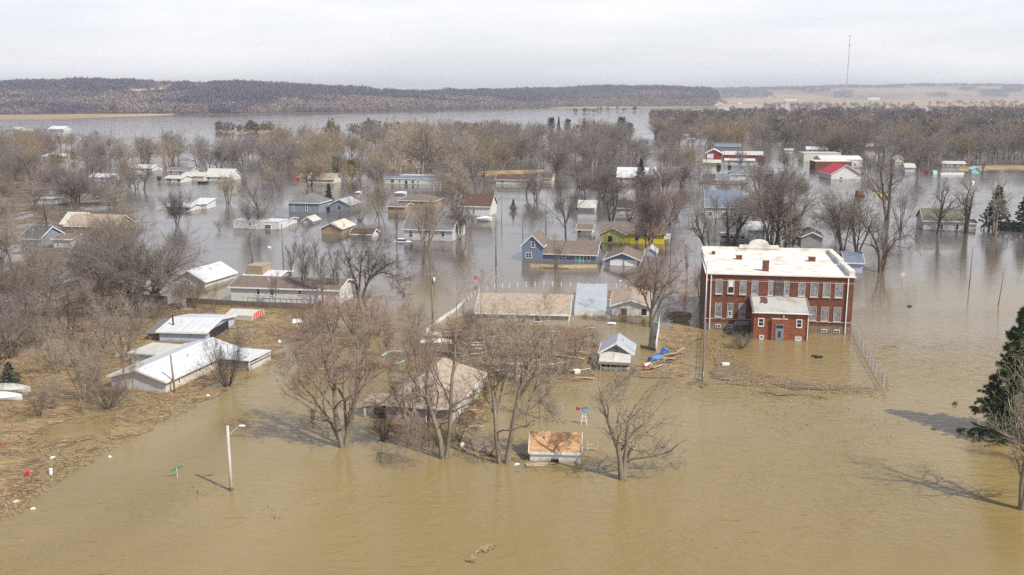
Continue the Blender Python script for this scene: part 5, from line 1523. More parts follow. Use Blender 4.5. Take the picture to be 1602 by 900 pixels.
def stop_sign():
    t = thing('stop_sign', 'red stop sign seen low over the flooded crossing', 'sign', 744, 443)
    s = scl(443)
    MB().bar((0, .05, -1.5), (0, .05, 1.4), .04).build('post', 'galv', t)
    pts = [(math.cos(math.pi / 8 + i * math.pi / 4) * .42, -.02, 1.05 + math.sin(math.pi / 8 + i * math.pi / 4) * .42) for i in range(8)]
    pl = MB().prism(pts, (0, .03, 0)).build('plate', 'sign_red', t)
    fc = bpy.data.curves.new('lettering', 'FONT'); fc.body = 'STOP'; fc.size = .3; fc.align_x = 'CENTER'; fc.align_y = 'CENTER'; fc.extrude = .004
    tmp = bpy.data.objects.new('lettering_source', fc); COL.objects.link(tmp)
    me = bpy.data.meshes.new_from_object(tmp.evaluated_get(bpy.context.evaluated_depsgraph_get())); bpy.data.objects.remove(tmp)
    me.materials.clear(); me.materials.append(MATS['plastic_white'])
    fo = bpy.data.objects.new('lettering', me); COL.objects.link(fo); fo.parent = pl
    fo.location = (0, -.03, 1.05); fo.rotation_euler = (math.pi / 2, 0, 0)
stop_sign()
def pole(px, py, top, label, lean=0.0, arm=True, r=.14, m='wood_pole', box=False, group='utility poles standing in the flood', armrot=0.0):
    p = G(px, py); h = zat(top, p.y)
    t = empty('utility_pole', p); tag(t, label, 'utility pole', group)
    MB().bar((0, 0, -1), (lean * h, 0, h), r, r * .75, 8).build('pole', m, t, True)
    if arm:
        c, s = math.cos(armrot), math.sin(armrot)
        MB().beam((-1.1 * c + lean * h, -1.1 * s, h - .5), (1.1 * c + lean * h, 1.1 * s, h - .5), .1, .12).build('crossarm', m, t)
        ins = MB()
        for k in (-1, -.5, .5, 1):
            ins.bar((k * c + lean * h, k * s, h - .44), (k * c + lean * h, k * s, h - .22), .05)
        ins.build('insulator', 'galv', t)
    if box:
        MB().bar((.32 + lean * h, -.1, h - 1.8), (.32 + lean * h, -.1, h - .9), .22, .22, 10).build('transformer', 'galv', t, True)
    return t
pole(677, 512, 425, 'utility pole with grey transformer rising behind the reddish shrubs', box=True, m='bark_pale')
pole(776, 418, 342, 'tall plain utility pole standing alone in the open crossing', arm=False)
pole(662, 412, 352, 'pale pole in front of the large grey roofed house', arm=False, m='bark_pale')
pole(444, 428, 350, 'thin pole left of the long mobile home trees', arm=False)
pole(395, 412, 368, 'short thin pole above the box trailer', arm=False)
pole(854, 366, 308, 'thin pole behind the blue house', arm=False, m='bark_pale')
pole(818, 374, 335, 'thin dark pole left of the blue house', arm=False, r=.09)
pole(785, 350, 312, 'thin pole right of the rusty roofed house', arm=False, r=.1)
pole(274, 614, 556, 'bare pole at the front corner of the long white house', arm=False, lean=-.05, m='bark_pale')
pole(1099, 596, 409, 'tall dark steel pole at the corner of the school fence', arm=False, r=.11, m='steel')
pole(1209, 386, 300, 'pole hidden among trees behind the school', arm=False, r=.13)
pole(1090, 345, 290, 'short pole left of the wide blue grey roof', arm=False, r=.1)
pole(1049, 400, 340, 'thin pole by the flooded road right of yellow house', arm=False, r=.1)
pole(1516, 452, 386, 'thin submerged pole left of two at the right', arm=False, r=.10)
pole(1561, 478, 420, 'thin leaning pole right of two at the right', arm=False, r=.09, lean=.09, m='bark_pale')
pole(1132, 262, 217, 'pole between the red barn and long red building', arm=False, r=.14, m='bark_pale')
pole(955, 268, 238, 'pole on the flooded street above the two gabled house', arm=True, r=.12)
pole(576, 312, 280, 'thin pole left of the long white mobile home', arm=False, r=.1)
pole(174, 206.5, 194, 'far left pole standing in the flooded field', arm=False, r=.3, m='bark_pale', group='poles far out in the flooded field')
pole(254, 206.5, 195, 'right hand pole standing in the flooded field', arm=False, r=.3, m='bark_pale', group='poles far out in the flooded field')
# radio mast
def mast():
    p = G(1321.5, 181); Hh = zat(56, p.y); s = p.y / FPX
    t = empty('radio_mast', p); tag(t, 'tall slender radio mast rising above the far woods', 'mast')
    w = .9 * s * .35
    f = MB()
    legs = [(-w, -w * .6), (w, -w * .6), (0, w)]
    for x, y in legs: f.bar((x, y, 0), (x, y, Hh), .26 * s, .2 * s, 5)
    n = 44
    for i in range(n):
        z0, z1 = Hh * i / n, Hh * (i + 1) / n
        for k in range(3):
            a, b = legs[k], legs[(k + 1) % 3]
            f.bar((a[0], a[1], z0), (b[0], b[1], z1), .10 * s, None, 3)
    f.build('lattice', 'galv', t)
    for z, w_ in ((.455, 2.3), (.63, 1.2), (.885, 1.6), (.998, 2.6), (.42, 1.2)):
        g = MB(); W_ = w_ * s
        g.beam((-W_, 0, Hh * z), (W_, 0, Hh * z), .5 * s, .5 * s); g.beam((0, -W_, Hh * z), (0, W_, Hh * z), .5 * s, .5 * s)
        for sx_ in (-1, 1): g.bar((sx_ * W_, 0, Hh * z - .9 * s), (sx_ * W_, 0, Hh * z + .9 * s), .2 * s)
        g.build('antenna_platform', 'galv', t)
mast()
# white picket posts of the yard fence standing out of the water
posts = [(762, 454), (774, 452), (786, 451), (797, 450.5), (810, 449.5), (823, 448.5), (837, 448), (851, 448), (865, 448), (878, 448.5), (892, 449), (906, 449.5), (920, 450), (934, 450.5), (948, 450.5), (964, 451.5)]
for i, (x, y_) in enumerate(posts):
    p = G(x, y_); h = 7.2 * scl(y_)
    o = MB().box(-.065, .065, -.065, .065, -.6, h).prism([(-.09, -.09, h), (.09, -.09, h), (.09, .09, h), (-.09, .09, h)], (0, 0, .05)).build('fence_post', 'plastic_white', loc=p)
    tag(o, 'white fence post standing in the water in the evenly spaced row behind the ranch house', 'fence post', 'white fence posts in a row behind the ranch house')
o = MB().bar((0, 0, -.6), (.25, 0, 1.05), .07).build('fence_post', 'plastic_white', loc=G(977, 453)); tag(o, 'thick white post leaning at the right end of the post row', 'fence post')
o = thing('post_lamp', 'white globe topped lamp post behind the right end of the white posts', 'lamp post', 970, 449)
MB().bar((0, 0, -.6), (0, 0, 1.0), .04).build('pole', 'plastic_white', o); MB().ball((0, 0, 1.15), .2, .2, .22).build('globe', 'plastic_white', o, True)
def fence_run(name, label, pts, h, m, cat='fence', picket=None, panel=True, post_m=None, rails=(.9, .3), step=2.4, th=.05):
    t = empty(name, G(*pts[0])); tag(t, label, cat)
    o0 = t.location.copy()
    P = [G(*q) - o0 for q in pts]
    pn = MB(); po = MB(); k = 0
    for a, b in zip(P, P[1:]):
        L_ = (b - a).length; n = max(1, int(L_ / step))
        for i in range(n):
            q = a.lerp(b, i / n)
            MB().box(q.x - .05, q.x + .05, q.y - .05, q.y + .05, -.6, h + .08).build('post', post_m or m, t)
        if panel:
            pn.beam(Vector((a.x, a.y, h / 2 - .2)), Vector((b.x, b.y, h / 2 - .2)), th, h + .4)
        else:
            for r in rails:
                pn.beam(Vector((a.x, a.y, h * r)), Vector((b.x, b.y, h * r)), .035, .05)
            if picket:
                nn = int(L_ / picket)
                for i in range(nn):
                    q = a.lerp(b, (i + .5) / nn)
                    pn.box(q.x - .02, q.x + .02, q.y - .02, q.y + .02, -.3, h * .92)
    pn.build('panel' if panel else 'rail', m, t)
    return t
fence_run('white_fence', 'white vinyl panel fence running diagonally up from the beached boat', [(667, 520), (690, 502), (712, 487), (728, 472)], .55, 'plastic_white', th=.06)
for i, (x, y_) in enumerate([(733, 469), (738, 465), (743, 461), (750, 456)]):
    p = G(x, y_); o = MB().box(-.08, .08, -.05, .05, -.6, .7).build('fence_post', 'plastic_white', loc=p)
    tag(o, 'white post in the short row continuing the diagonal white fence', 'fence post', 'white posts continuing the diagonal fence')
fence_run('white_fence', 'white panel fence standing between the white garage and the debris field', [(1026, 548), (1029, 530), (1032, 506)], 1.5, 'plastic_white')
fence_run('wooden_fence', 'long weathered wooden fence before the mobile home', [(292, 474), (350, 478), (420, 482), (490, 484), (520, 474)], .95, 'wood_grey', th=.06)
fence_run('wooden_fence', 'dark wooden fence between cottage and long mobile home', [(150, 462), (200, 466), (262, 470)], .8, 'wood_grey', th=.06)
fence_run('wooden_fence', 'pale deck fence in the water in front of the blue house', [(830, 418), (880, 420), (934, 419.5)], .75, 'board', th=.06)
fence_run('wooden_fence', 'grey board fence joining the open hut and white fence', [(1002, 545), (1014, 547), (1026, 550)], .5, 'wood_grey')
fence_run('garden_wall', 'white low wall under the pale grey metal roof', [(899, 495), (947, 496)], 1.0, 'white_siding')
fence_run('chain_fence', 'chain link fence along the front of the school yard', [(1100, 600), (1160, 604), (1230, 608), (1300, 612), (1374, 616)], .9, 'steel', panel=False, picket=.55, rails=(.95,), post_m='steel')
fence_run('chain_fence', 'chain link fence along the right side of the school yard', [(1335, 521), (1344, 540), (1356, 560), (1370, 585), (1389, 616)], 1.3, 'steel', panel=False, picket=.8, rails=(.95, .4), post_m='galv')
fence_run('chain_fence', 'tall fence rising along the left side of the school yard', [(1100, 598), (1101, 560), (1102, 520)], 1.3, 'steel', panel=False, picket=.7, rails=(.95, .5), post_m='galv')
fence_run('wooden_fence', 'rail fence behind the flat roofed addition', [(186, 528), (206, 526), (228, 524)], 1.2, 'wood_grey', panel=False, picket=1.2, rails=(.9, .5))

# ------------------------------------------------------------------ boats, vehicles, wreckage
def boat(px, py, ln, w, rot, label, hull='plastic_white', cover='cover_white', hh=.7, name='boat', inside=None):
    t = thing(name, label, 'boat', px, py, rot)
    n = 12; sec = []
    for i in range(n + 1):
        f = i / n; hw = w / 2 * (1 - max(0, (f - .45) / .55) ** 2.4) * (.86 + .14 * min(1, f * 4)); hw = max(hw, .02)
        x = (f - .5) * ln; sheer = hh * (.8 + .35 * f ** 2)
        sec.append([(x, -hw, sheer), (x, -hw * .8, .12), (x, 0, -.15), (x, hw * .8, .12), (x, hw, sheer)])
    b = MB(); b.v = [p for q in sec for p in q]
    for i in range(n):
        for k in range(4):
            a = i * 5 + k; b.f.append([a, a + 5, a + 6, a + 1])
    b.f.append([0, 1, 2, 3, 4])
    b.build('hull', hull, t, True)
    c = MB(); rows = []
    for i in range(n + 1):
        x, _, sh = sec[i][0]; hw = abs(sec[i][0][1]) + .04; f = i / n
        rise = .38 * math.sin(math.pi * min(1, f * 1.1)) if cover else 0
        rows.append([(x, -hw, sh - .06), (x, -hw, sh + .03), (x, -hw * .5, sh + .05 + rise * .7), (x, 0, sh + .06 + rise), (x, hw * .5, sh + .05 + rise * .7), (x, hw, sh + .03), (x, hw, sh - .06)])
    c.v = [p for q in rows for p in q]
    for i in range(n):
        for k in range(6):
            a = i * 7 + k; c.f.append([a, a + 7, a + 8, a + 1])
    if cover: c.build('cover', cover, t, True)
    return t
boat(683, 540, 4.6, 1.7, math.radians(-3), 'white boat lying near the diagonal white fence')
boat(678, 527, 2.3, 1.2, math.radians(8), 'small pale dinghy with blue patch above the white boat', cover='cover_tan', hh=.5)
boat(16, 612, 6.2, 2.3, math.radians(-15), 'tan covered boat behind the white one at left edge', cover='cover_tan', hh=.6)
boat(2, 625, 5.6, 2.1, math.radians(-8), 'white covered boat at the left frame edge', cover='cover_white', hh=.6)
boat(627, 305, 4.6, 2.0, math.radians(-5), 'white pontoon boat adrift below the long mobile home', cover='cover_white', hh=1.0)
boat(758, 346, 4.4, 1.8, math.radians(-4), 'white camper boat beside the rusty roofed house', cover='cover_white', hh=1.1)
boat(561, 303, 2.3, 1.8, 0, 'small white tank like boat above the slate garage', cover='cover_white', hh=.6)
def car(px, py, rot, label, m='plastic_white', sink=.75):
    t = thing('car', label, 'car', px, py, rot); t.location.z = -sink
    b = MB().prism([(-2.1, -.85, .35), (2.1, -.85, .35), (2.15, -.85, .75), (1.2, -.85, .92), (-1.9, -.85, .98), (-2.15, -.85, .8)], (0, 1.7, 0)); b.build('body', m, t)
    MB().prism([(-1.7, -.75, .985), (.95, -.75, .93), (.35, -.68, 1.4), (-1.2, -.68, 1.42)], (0, 1.45, 0)).build('cabin', 'glass', t)
    MB().prism([(-1.25, -.7, 1.425), (.38, -.7, 1.405), (.3, -.66, 1.47), (-1.15, -.66, 1.49)], (0, 1.38, 0)).build('car_roof', m, t)
    for x in (-1.35, 1.35):
        for y_ in (-.87, .67):
            MB().bar((x, y_, .33), (x, y_ + .2, .33), .33, .33, 12).build('wheel', 'tyre', t)
    for y_ in (-.6, .6):
        MB().box(2.1, 2.16, y_ - .15, y_ + .15, .6, .72).build('headlight', 'blind', t)
car(630, 378, math.radians(-8), 'white car drowned to its windows beside the large house')
def motorhome():
    t = thing('motorhome', 'cream motorhome parked in water left of the tall pale shed', 'motorhome', 1123, 379, GRID)
    L_ = solve_w(t.location, GRID, 1164)
    MB().prism([(.5, 0, -.3), (L_, 0, -.3), (L_, 0, 2.1), (1.8, 0, 2.1), (.3, 0, 2.15), (0, 0, 1.6), (.6, 0, 1.35)], (0, 2.4, 0)).build('body', 'cream_siding', t)
    w_ = MB(); MB().box(.8, 2.0, -.03, -.003, 1.1, 1.6).build('window', 'glass', t)
    for x in (3.0, 4.4, 5.6):
        MB().box(x, x + .8, -.03, -.003, 1.1, 1.6).build('window', 'glass', t)
    MB().box(.5, L_, -.02, -.003, .5, .62).build('stripe', 'tan_wall', t)
    MB().box(.4, 2.4, .2, 2.2, 2.16, 2.32).build('roof_pod', 'plastic_white', t)
motorhome()
def windmill():
    t = thing('garden_windmill', 'small white garden windmill with blue wheel and red tail', 'windmill', 913, 664)
    Hh = zat(640, t.location.y)
    f = MB()
    for x, y_ in ((-.42, -.3), (.42, -.3), (.42, .4), (-.42, .4)):
        f.bar((x, y_, -.6), (x * .16, y_ * .16, Hh - .1), .045, .04)
    for z in (.45, .9, 1.3):
        k = 1 - z / Hh * .84
        q = [(-.42 * k, -.3 * k, z), (.42 * k, -.3 * k, z), (.42 * k, .4 * k, z), (-.42 * k, .4 * k, z)]
        for a, b in zip(q, q[1:] + q[:1]): f.bar(a, b, .025)
    f.build('tower', 'plastic_white', t)
    w = MB()
    for k in range(10):
        a = k * math.pi / 5
        c, s = math.cos(a), math.sin(a); c2, s2 = math.cos(a + .38), math.sin(a + .38)
        w.prism([(.12 + c * .08, -.22, Hh + s * .08), (.12 + c * .38, -.26, Hh + s * .38), (.12 + c2 * .38, -.20, Hh + s2 * .38), (.12 + c2 * .08, -.20, Hh + s2 * .08)], (0, .015, 0))
    w.build('wheel', 'plastic_blue', t)
    MB().beam((0, 0, Hh), (-.45, .1, Hh), .03, .03).prism([(-.42, .08, Hh - .16), (-.85, .16, Hh - .22), (-.85, .16, Hh + .2), (-.42, .08, Hh + .14)], (0, .02, 0)).build('tail', 'plastic_red', t)
windmill()
def plank(px, py, ln, w, rot, tilt, m, label, th=.06, name='plank', cat='plank', z=.05, group=None):
    p = G(px, py)
    o = MB().box(-ln / 2, ln / 2, -w / 2, w / 2, 0, th).build(name, m, loc=(p.x, p.y, z))
    o.rotation_euler = (0, tilt, rot); tag(o, label, cat, group)
    return o
plank(840, 728, 2.2, .9, .1, .02, 'board', 'yellow board floating against the plywood roofed shed', name='board', cat='board')
plank(1267, 517, .12, 1.2, .2, .25, 'board', 'tan board panel leaning on the right wall of the school annex', name='board', cat='board', th=1.9, z=-.1)
def keg(px, py, r, l, m, label, rot=0, tilt=1.2, name='barrel', z=.2):
    p = G(px, py); o = MB().bar((0, 0, -l / 2), (0, 0, l / 2), r, r * .96, 14).bar((0, 0, l / 2 - .04), (0, 0, l / 2 + .02), r * 1.04, r * 1.04, 14).bar((0, 0, -l / 2 - .02), (0, 0, -l / 2 + .04), r * 1.04, r * 1.04, 14).build(name, m, loc=(p.x, p.y, z), smooth=False)
    o.rotation_euler = (0, tilt, rot); tag(o, label, name.replace('_', ' '))
    return o
keg(1040, 555, .55, .7, 'plastic_blue', 'blue tub lying upper right on the wreckage pile', tilt=.5, name='tub', z=.5)
keg(1025, 565, .62, 1.5, 'plastic_blue', 'long blue barrel lying on the wreckage pile', rot=.6, tilt=1.4)
keg(1013, 574, .35, 1.0, 'plastic_white', 'white tank at the lower left of the wreckage pile', rot=.4, tilt=1.4, name='tank')
keg(1010, 579, .25, .6, 'plastic_red', 'rusty red can at the front of the wreckage pile', rot=1, tilt=1.3, name='can')
rnd = random.Random(5)
for i in range(26):
    x = rnd.uniform(1010, 1068); y_ = 577 - (x - 1010) * .42 + rnd.uniform(-5, 7)
    plank(x, y_, rnd.uniform(1.2, 3.6), rnd.uniform(.12, .3), rnd.uniform(.2, .9), rnd.uniform(-.25, .25), rnd.choice(['board', 'wood_grey', 'bark_pale', 'tan_wall']), 'loose board jumbled in the wreckage pile beside the open hut', z=rnd.uniform(.1, .5), group='boards in the wreckage pile by the open hut')
for i in range(80):
    x = rnd.uniform(690, 930); y_ = rnd.uniform(515, 596)
    if x < 760 and y_ > 560: y_ -= 40
    plank(x, y_, rnd.uniform(1.2, 4.5), rnd.uniform(.12, .4), rnd.uniform(-.6, .6), rnd.uniform(-.12, .12), rnd.choice(['board', 'wood_grey', 'bark_pale', 'cover_tan', 'white_paint']), 'loose board adrift in the debris strewn yard of the ranch house', z=rnd.uniform(.08, .25), group='boards adrift in the ranch house yard')
for i in range(18):
    x = rnd.uniform(1130, 1176); y_ = rnd.uniform(519, 531)
    plank(x, y_, rnd.uniform(.8, 2.2), rnd.uniform(.08, .2), rnd.uniform(-1, 1), rnd.uniform(-.9, .9), rnd.choice(['wood_grey', 'dark', 'bark_brown']), 'dark broken plank in the shaded junk left of the school annex', z=rnd.uniform(.1, .6), group='broken planks beside the school annex')
for i in range(16):
    x = rnd.uniform(712, 750); y_ = rnd.uniform(640, 690)
    plank(x, y_, rnd.uniform(1.0, 2.6), rnd.uniform(.08, .2), rnd.uniform(-1, 1), rnd.uniform(-.3, .3), rnd.choice(['wood_grey', 'board', 'bark_pale']), 'loose timber piled at the right corner of the hip roofed house', z=rnd.uniform(.1, .3), group='timbers at the corner of the hip roofed house')
o = MB().box(-1.15, 1.15, -.03, .03, 1.1, 1.75).box(-1.0, -.94, -.03, .03, -.4, 1.1).box(.94, 1.0, -.03, .03, -.4, 1.1).build('notice_board', 'boarded', loc=G(1160, 519.5)); tag(o, 'pale notice board on two legs in the shade of the annex', 'notice board')
def trash(px, py, sx, sy, sz, m, label, cat='litter', name='litter', grp=None, rot=0.3):
    p = G(px, py)
    o = MB().ball((0, 0, sz * .4), sx, sy, sz, 8, 5, seed=int(px), j=.22).build(name, m, loc=p); o.rotation_euler = (0, 0, rot); tag(o, label, cat, grp)
    return o
trash(83, 717, .30, .17, .15, 'plastic_white', 'white bag on straw near the open water at left')
trash(172, 716, .2, .14, .14, 'plastic_white', 'small white scrap at the edge of the straw bank')
keg(80, 743, .17, .6, 'plastic_white', 'white jug standing at the right of the brush pile', tilt=.1, name='jug', z=.3)
keg(43, 746, .2, .4, 'sign_red', 'red bucket on the brush pile at lower left', tilt=.5, name='bucket', z=.35)
trash(12, 769, .12, .12, .10, 'sign_red', 'small red scrap below the red bucket')
trash(25, 786, .35, .2, .15, 'cover_tan', 'grey plastic bag on the lower left straw')
trash(52, 797, .22, .15, .12, 'plastic_white', 'white scrap near the lowest straw edge')
trash(3, 698, .5, .25, .2, 'rust', 'reddish crate at the left frame edge', 'crate', 'crate')
trash(326, 620, .25, .2, .15, 'plastic_white', 'white scrap in front of the long white house')
trash(186, 557, .5, .3, .2, 'plastic_white', 'white scrap left of the flat roofed addition')
trash(112, 516, .5, .25, .2, 'plastic_white', 'white scrap among the left shrubs')
trash(464, 505, .9, .5, .45, 'cover_white', 'white crumpled tarp floating before the long fence', 'tarp', 'tarp')
trash(437, 536, .22, .2, .3, 'plastic_white', 'white jug in golden litter left of the reddish shrubs', 'jug', 'jug')
trash(724, 697, .32, .28, .25, 'plastic_white', 'white bag beside the trunk in front of the hip roofed house')
trash(808, 727, .3, .15, .1, 'plastic_white', 'white scrap left of the plywood roofed shed')
trash(956, 507, .9, .35, .2, 'cover_white', 'white rubbish under the pale grey roof')
trash(1273, 558, .5, .25, .18, 'dark', 'dark debris clump floating in the school yard')
trash(1494, 633, .38, .25, .25, 'bark_dark', 'dark stump with a pale top left of the big spruce', 'stump', 'stump')
trash(1423, 480, .5, .25, .2, 'dark', 'dark drum floating right of the school', 'drum', 'drum')
trash(1460, 672, .3, .2, .1, 'bark_dark', 'small dark stick in the spruce shadow')
o = plank(1135, 572, 1.0, .5, .1, 0, 'plastic_white', 'white slab floating in the brown school yard debris', th=.35, name='foam_slab', cat='slab', z=.02)
def box(px, py, a, b, c, m, label, name='crate', rot=.3, tilt=0, cat='crate'):
    p = G(px, py); o = MB().box(-a / 2, a / 2, -b / 2, b / 2, -.1, c).box(-a / 2 - .03, a / 2 + .03, -b / 2 - .03, b / 2 + .03, c + .003, c + .06).build(name, m, loc=p)
    o.rotation_euler = (tilt, 0, rot); tag(o, label, cat); return o
box(902, 585, .8, .7, .5, 'white_paint', 'white crate floating left of the open hut', rot=.4)
box(815, 545, .4, .4, .9, 'plastic_blue', 'blue box post in the ranch house yard', 'post_box', cat='box')
box(870, 418, 1.8, .7, .25, 'board', 'plywood sheet resting before the blue house', 'plywood_sheet', cat='sheet')
box(1186, 528, .6, .5, .6, 'plastic_white', 'white bin at the left corner of the school annex', 'bin', cat='bin')
box(1281, 560, 1.0, .4, .18, 'dark', 'black pallet adrift in the school yard', 'pallet', cat='pallet')
def pool_hoop():
    for (pts, lab) in (([(598, 560), (606, 555), (616, 552.5), (628, 554)], 'long pale green curved pipe floating among the reddish trees'), ([(617, 573), (625, 571), (632, 568)], 'short pale green pipe floating beside the curved one')):
        o0 = G(*pts[0]); mb = MB()
        P = [G(*q) - o0 + Vector((0, 0, .3)) for q in pts]
        for a, b in zip(P, P[1:]): mb.bar(a, b, .14)
        tag(mb.build('pool_pipe', 'mint', loc=o0), lab, 'pipe')
pool_hoop()
def post_stub(px, py, ln, lean, m, label, r=.1):
    p = G(px, py); o = MB().bar((0, 0, -.4), (lean, 0, ln), r, r * .9, 7).build('post', m, loc=p); tag(o, label, 'post')
post_stub(134, 648, 1.9, -.5, 'bark_pale', 'pale leaning post in straw left of the long white house', .09)
post_stub(141, 632, 1.2, 0, 'bark_pale', 'short pale post behind the leaning one')
post_stub(490, 655, 1.1, 0, 'bark_dark', 'broken dark stump left of the forked foreground tree', .25)
post_stub(1411, 440, 1.2, 0, 'galv', 'thin sign post right of the school', .05)
o = thing('round_sign', 'round pale sign on a post right of the school', 'sign', 1412, 441)
MB().prism([(math.cos(i * math.pi / 6) * .4, 0, 1.4 + math.sin(i * math.pi / 6) * .4) for i in range(12)], (0, .04, 0)).build('plate', 'cream_siding', o)
MB().bar((0, .07, -.4), (0, .07, 1.1), .035).build('post', 'safety_yellow', o)
# garden gate beside the plywood shed
o = thing('garden_gate', 'weathered pale wooden gate beside the orange roofed shed', 'gate', 918, 706, .1)
for x in (0, 1.0): MB().box(x, x + .12, -.06, .06, -.4, 1.0).build('post', 'board', o)
MB().box(.12, 1.0, -.03, .03, .25, .33).box(.12, 1.0, -.03, .03, .65, .73).build('rail', 'board', o)
for i, x in enumerate((1374, 1381, 1388)):
    pass
# containers, tanks by the right hand shore
keg(1449, 272, .9, 2.2, 'red_metal_wall', 'dark red round tank by the right hand shore trees', rot=1.2, tilt=1.5, name='tank', z=.8)
box(1461, 272, 2.2, 1.6, 1.4, 'turquoise', 'pale box and orange gear beside the dark red tank', 'container', cat='container')
box(1489, 273.5, 11, .6, .9, 'plastic_white', 'long low white trailer bed at the waterline at right', 'trailer_bed', rot=.05, cat='trailer')
def excavator(px, py, m, label, s=1.0):
    t = thing('excavator', label, 'excavator', px, py, .3)
    MB().box(-1.6 * s, 1.6 * s, -1.1 * s, 1.1 * s, -.2, .7 * s).build('track', 'dark', t)
    MB().prism([(-1.5 * s, -1 * s, .7 * s), (1.2 * s, -1 * s, .7 * s), (1.2 * s, -1 * s, 1.5 * s), (-.2 * s, -1 * s, 2.4 * s), (-1.5 * s, -1 * s, 2.4 * s)], (0, 2 * s, 0)).build('cab', m, t)
    MB().beam((1.0 * s, 0, 1.4 * s), (2.6 * s, 0, 3.0 * s), .25 * s, .3 * s).beam((2.6 * s, 0, 3.0 * s), (3.8 * s, 0, 1.0 * s), .22 * s, .25 * s).build('boom', m, t)
excavator(1345, 308, 'rust', 'rusty brown machine half sunk left of the yellow playground', .9)
def playground():
    t = thing('playground', 'bright yellow play equipment half sunk behind the school trees', 'playground', 1376, 307, 0)
    for x in (-1.8, .2, 2.0): MB().box(x, x + .8, -.5, .5, -.2, .8).build('platform', 'safety_yellow', t)
    MB().bar((-1.4, 0, .8), (-1.4, 0, 2.6), .1).build('post', 'safety_yellow', t)
    MB().prism([(2.0, -.4, .8), (3.6, -.4, -.2), (3.6, -.4, 0), (2.0, -.4, 1.0)], (0, .8, 0)).build('slide', 'safety_yellow', t)
playground()
trash(1255, 297, 3.0, 1.2, .9, 'rust', 'reddish brown heap floating behind the tall bare tree', 'heap', 'scrap_heap')
for x, y_, lab in ((940, 278, 'dark floating dumpster on the flooded street'), (962, 277, 'small dark box right of the floating dumpster')):
    box(x, y_, 3.0, 1.4, .9, 'dark', lab, 'dumpster', cat='dumpster')
box(466, 281, 2.6, 1.6, 1.2, 'sign_red', 'dark red vehicle box left of the cream tan roofed house', 'container', cat='container')
trash(421, 388, .5, .4, .25, 'plastic_white', 'white scrap floating below the white trailer home')
trash(1522, 286, .8, .5, .6, 'plastic_white', 'white floating drum behind the right spruce', 'drum', 'drum')
# ------------------------------------------------------------------ evergreens
conifer(1588, 684, 205, 140, 'big dark green spruce at the right frame edge', 'needles_green', 'spruce', 1)
conifer(515, 325, 37, 21, 'small blue green spruce between slate house and slate garage', 'needles_blue', 'spruce', 2)
conifer(1002, 290, 41, 24, 'dark spruce before the two gabled white house', 'needles_dark', 'spruce', 3)
conifer(1557, 360, 68, 50, 'ragged dark spruce left of two at the right shore', 'needles_dark', 'spruce', 4)
conifer(1602, 362, 62, 44, 'dark spruce right of two, cut by the frame', 'needles_dark', 'spruce', 5)
conifer(528, 276, 26, 27, 'round dark green cedar above the cream house', 'needles_green', 'cedar', 1)
conifer(551, 283, 27, 20, 'grey green cedar right of the round dark one', 'needles_olive', 'cedar', 2)
conifer(16, 606, 40, 42, 'bushy green spruce behind the covered boats', 'needles_blue', 'spruce', 6)
conifer(1235, 396, 46, 44, 'dark shaggy cedar behind the school pediment', 'needles_dark', 'cedar', 3)
conifer(1124, 272, 12, 11, 'small dark cedar behind the low blue grey garage', 'needles_dark', 'cedar', 4)
conifer(1141, 268, 8, 8, 'smallest dark cedar left of the hipped white house', 'needles_dark', 'cedar', 5)
conifer(1191, 262, 14, 20, 'green cedar right of the long pale green shed', 'needles_olive', 'cedar', 6)
conifer(803, 329, 17, 11, 'tiny spruce on the brown islet right of the rusty roof', 'needles_olive', 'spruce', 7)
conifer(88, 262, 18, 26, 'olive cedar among far left trees', 'needles_olive', 'cedar', 7)
conifer(115, 252, 12, 14, 'dark cedar right of the far white shed', 'needles_dark', 'cedar', 8)
conifer(249, 285, 8, 12, 'olive bush left of the white ranch house', 'needles_olive', 'cedar', 9)
conifer(874, 207, 24, 8, 'tallest narrow dark spruce among far centre trees', 'needles_dark', 'spruce', 8)
conifer(862, 208, 20, 18, 'dark pine left of the narrow far spruce', 'needles_dark', 'cedar', 10)
conifer(888, 208, 18, 14, 'green pine right of the narrow far spruce', 'needles_olive', 'cedar', 11)
conifer(914, 206, 19, 14, 'bluish pine in the far centre row', 'needles_blue', 'spruce', 9)
conifer(929, 207, 18, 12, 'rightmost bluish pine in the far centre row', 'needles_blue', 'spruce', 10)
conifer(972, 212, 24, 20, 'dark pine left of the far flooded street', 'needles_dark', 'cedar', 12)
conifer(984, 216, 20, 18, 'second dark pine nearer the far flooded street', 'needles_dark', 'cedar', 13)
conifer(784, 222, 13, 17, 'dark brown green cedar on the far bank', 'needles_olive', 'cedar', 14)
conifer(1329, 234, 9, 8, 'tiny cedar before the white hall at upper right', 'needles_dark', 'cedar', 15)

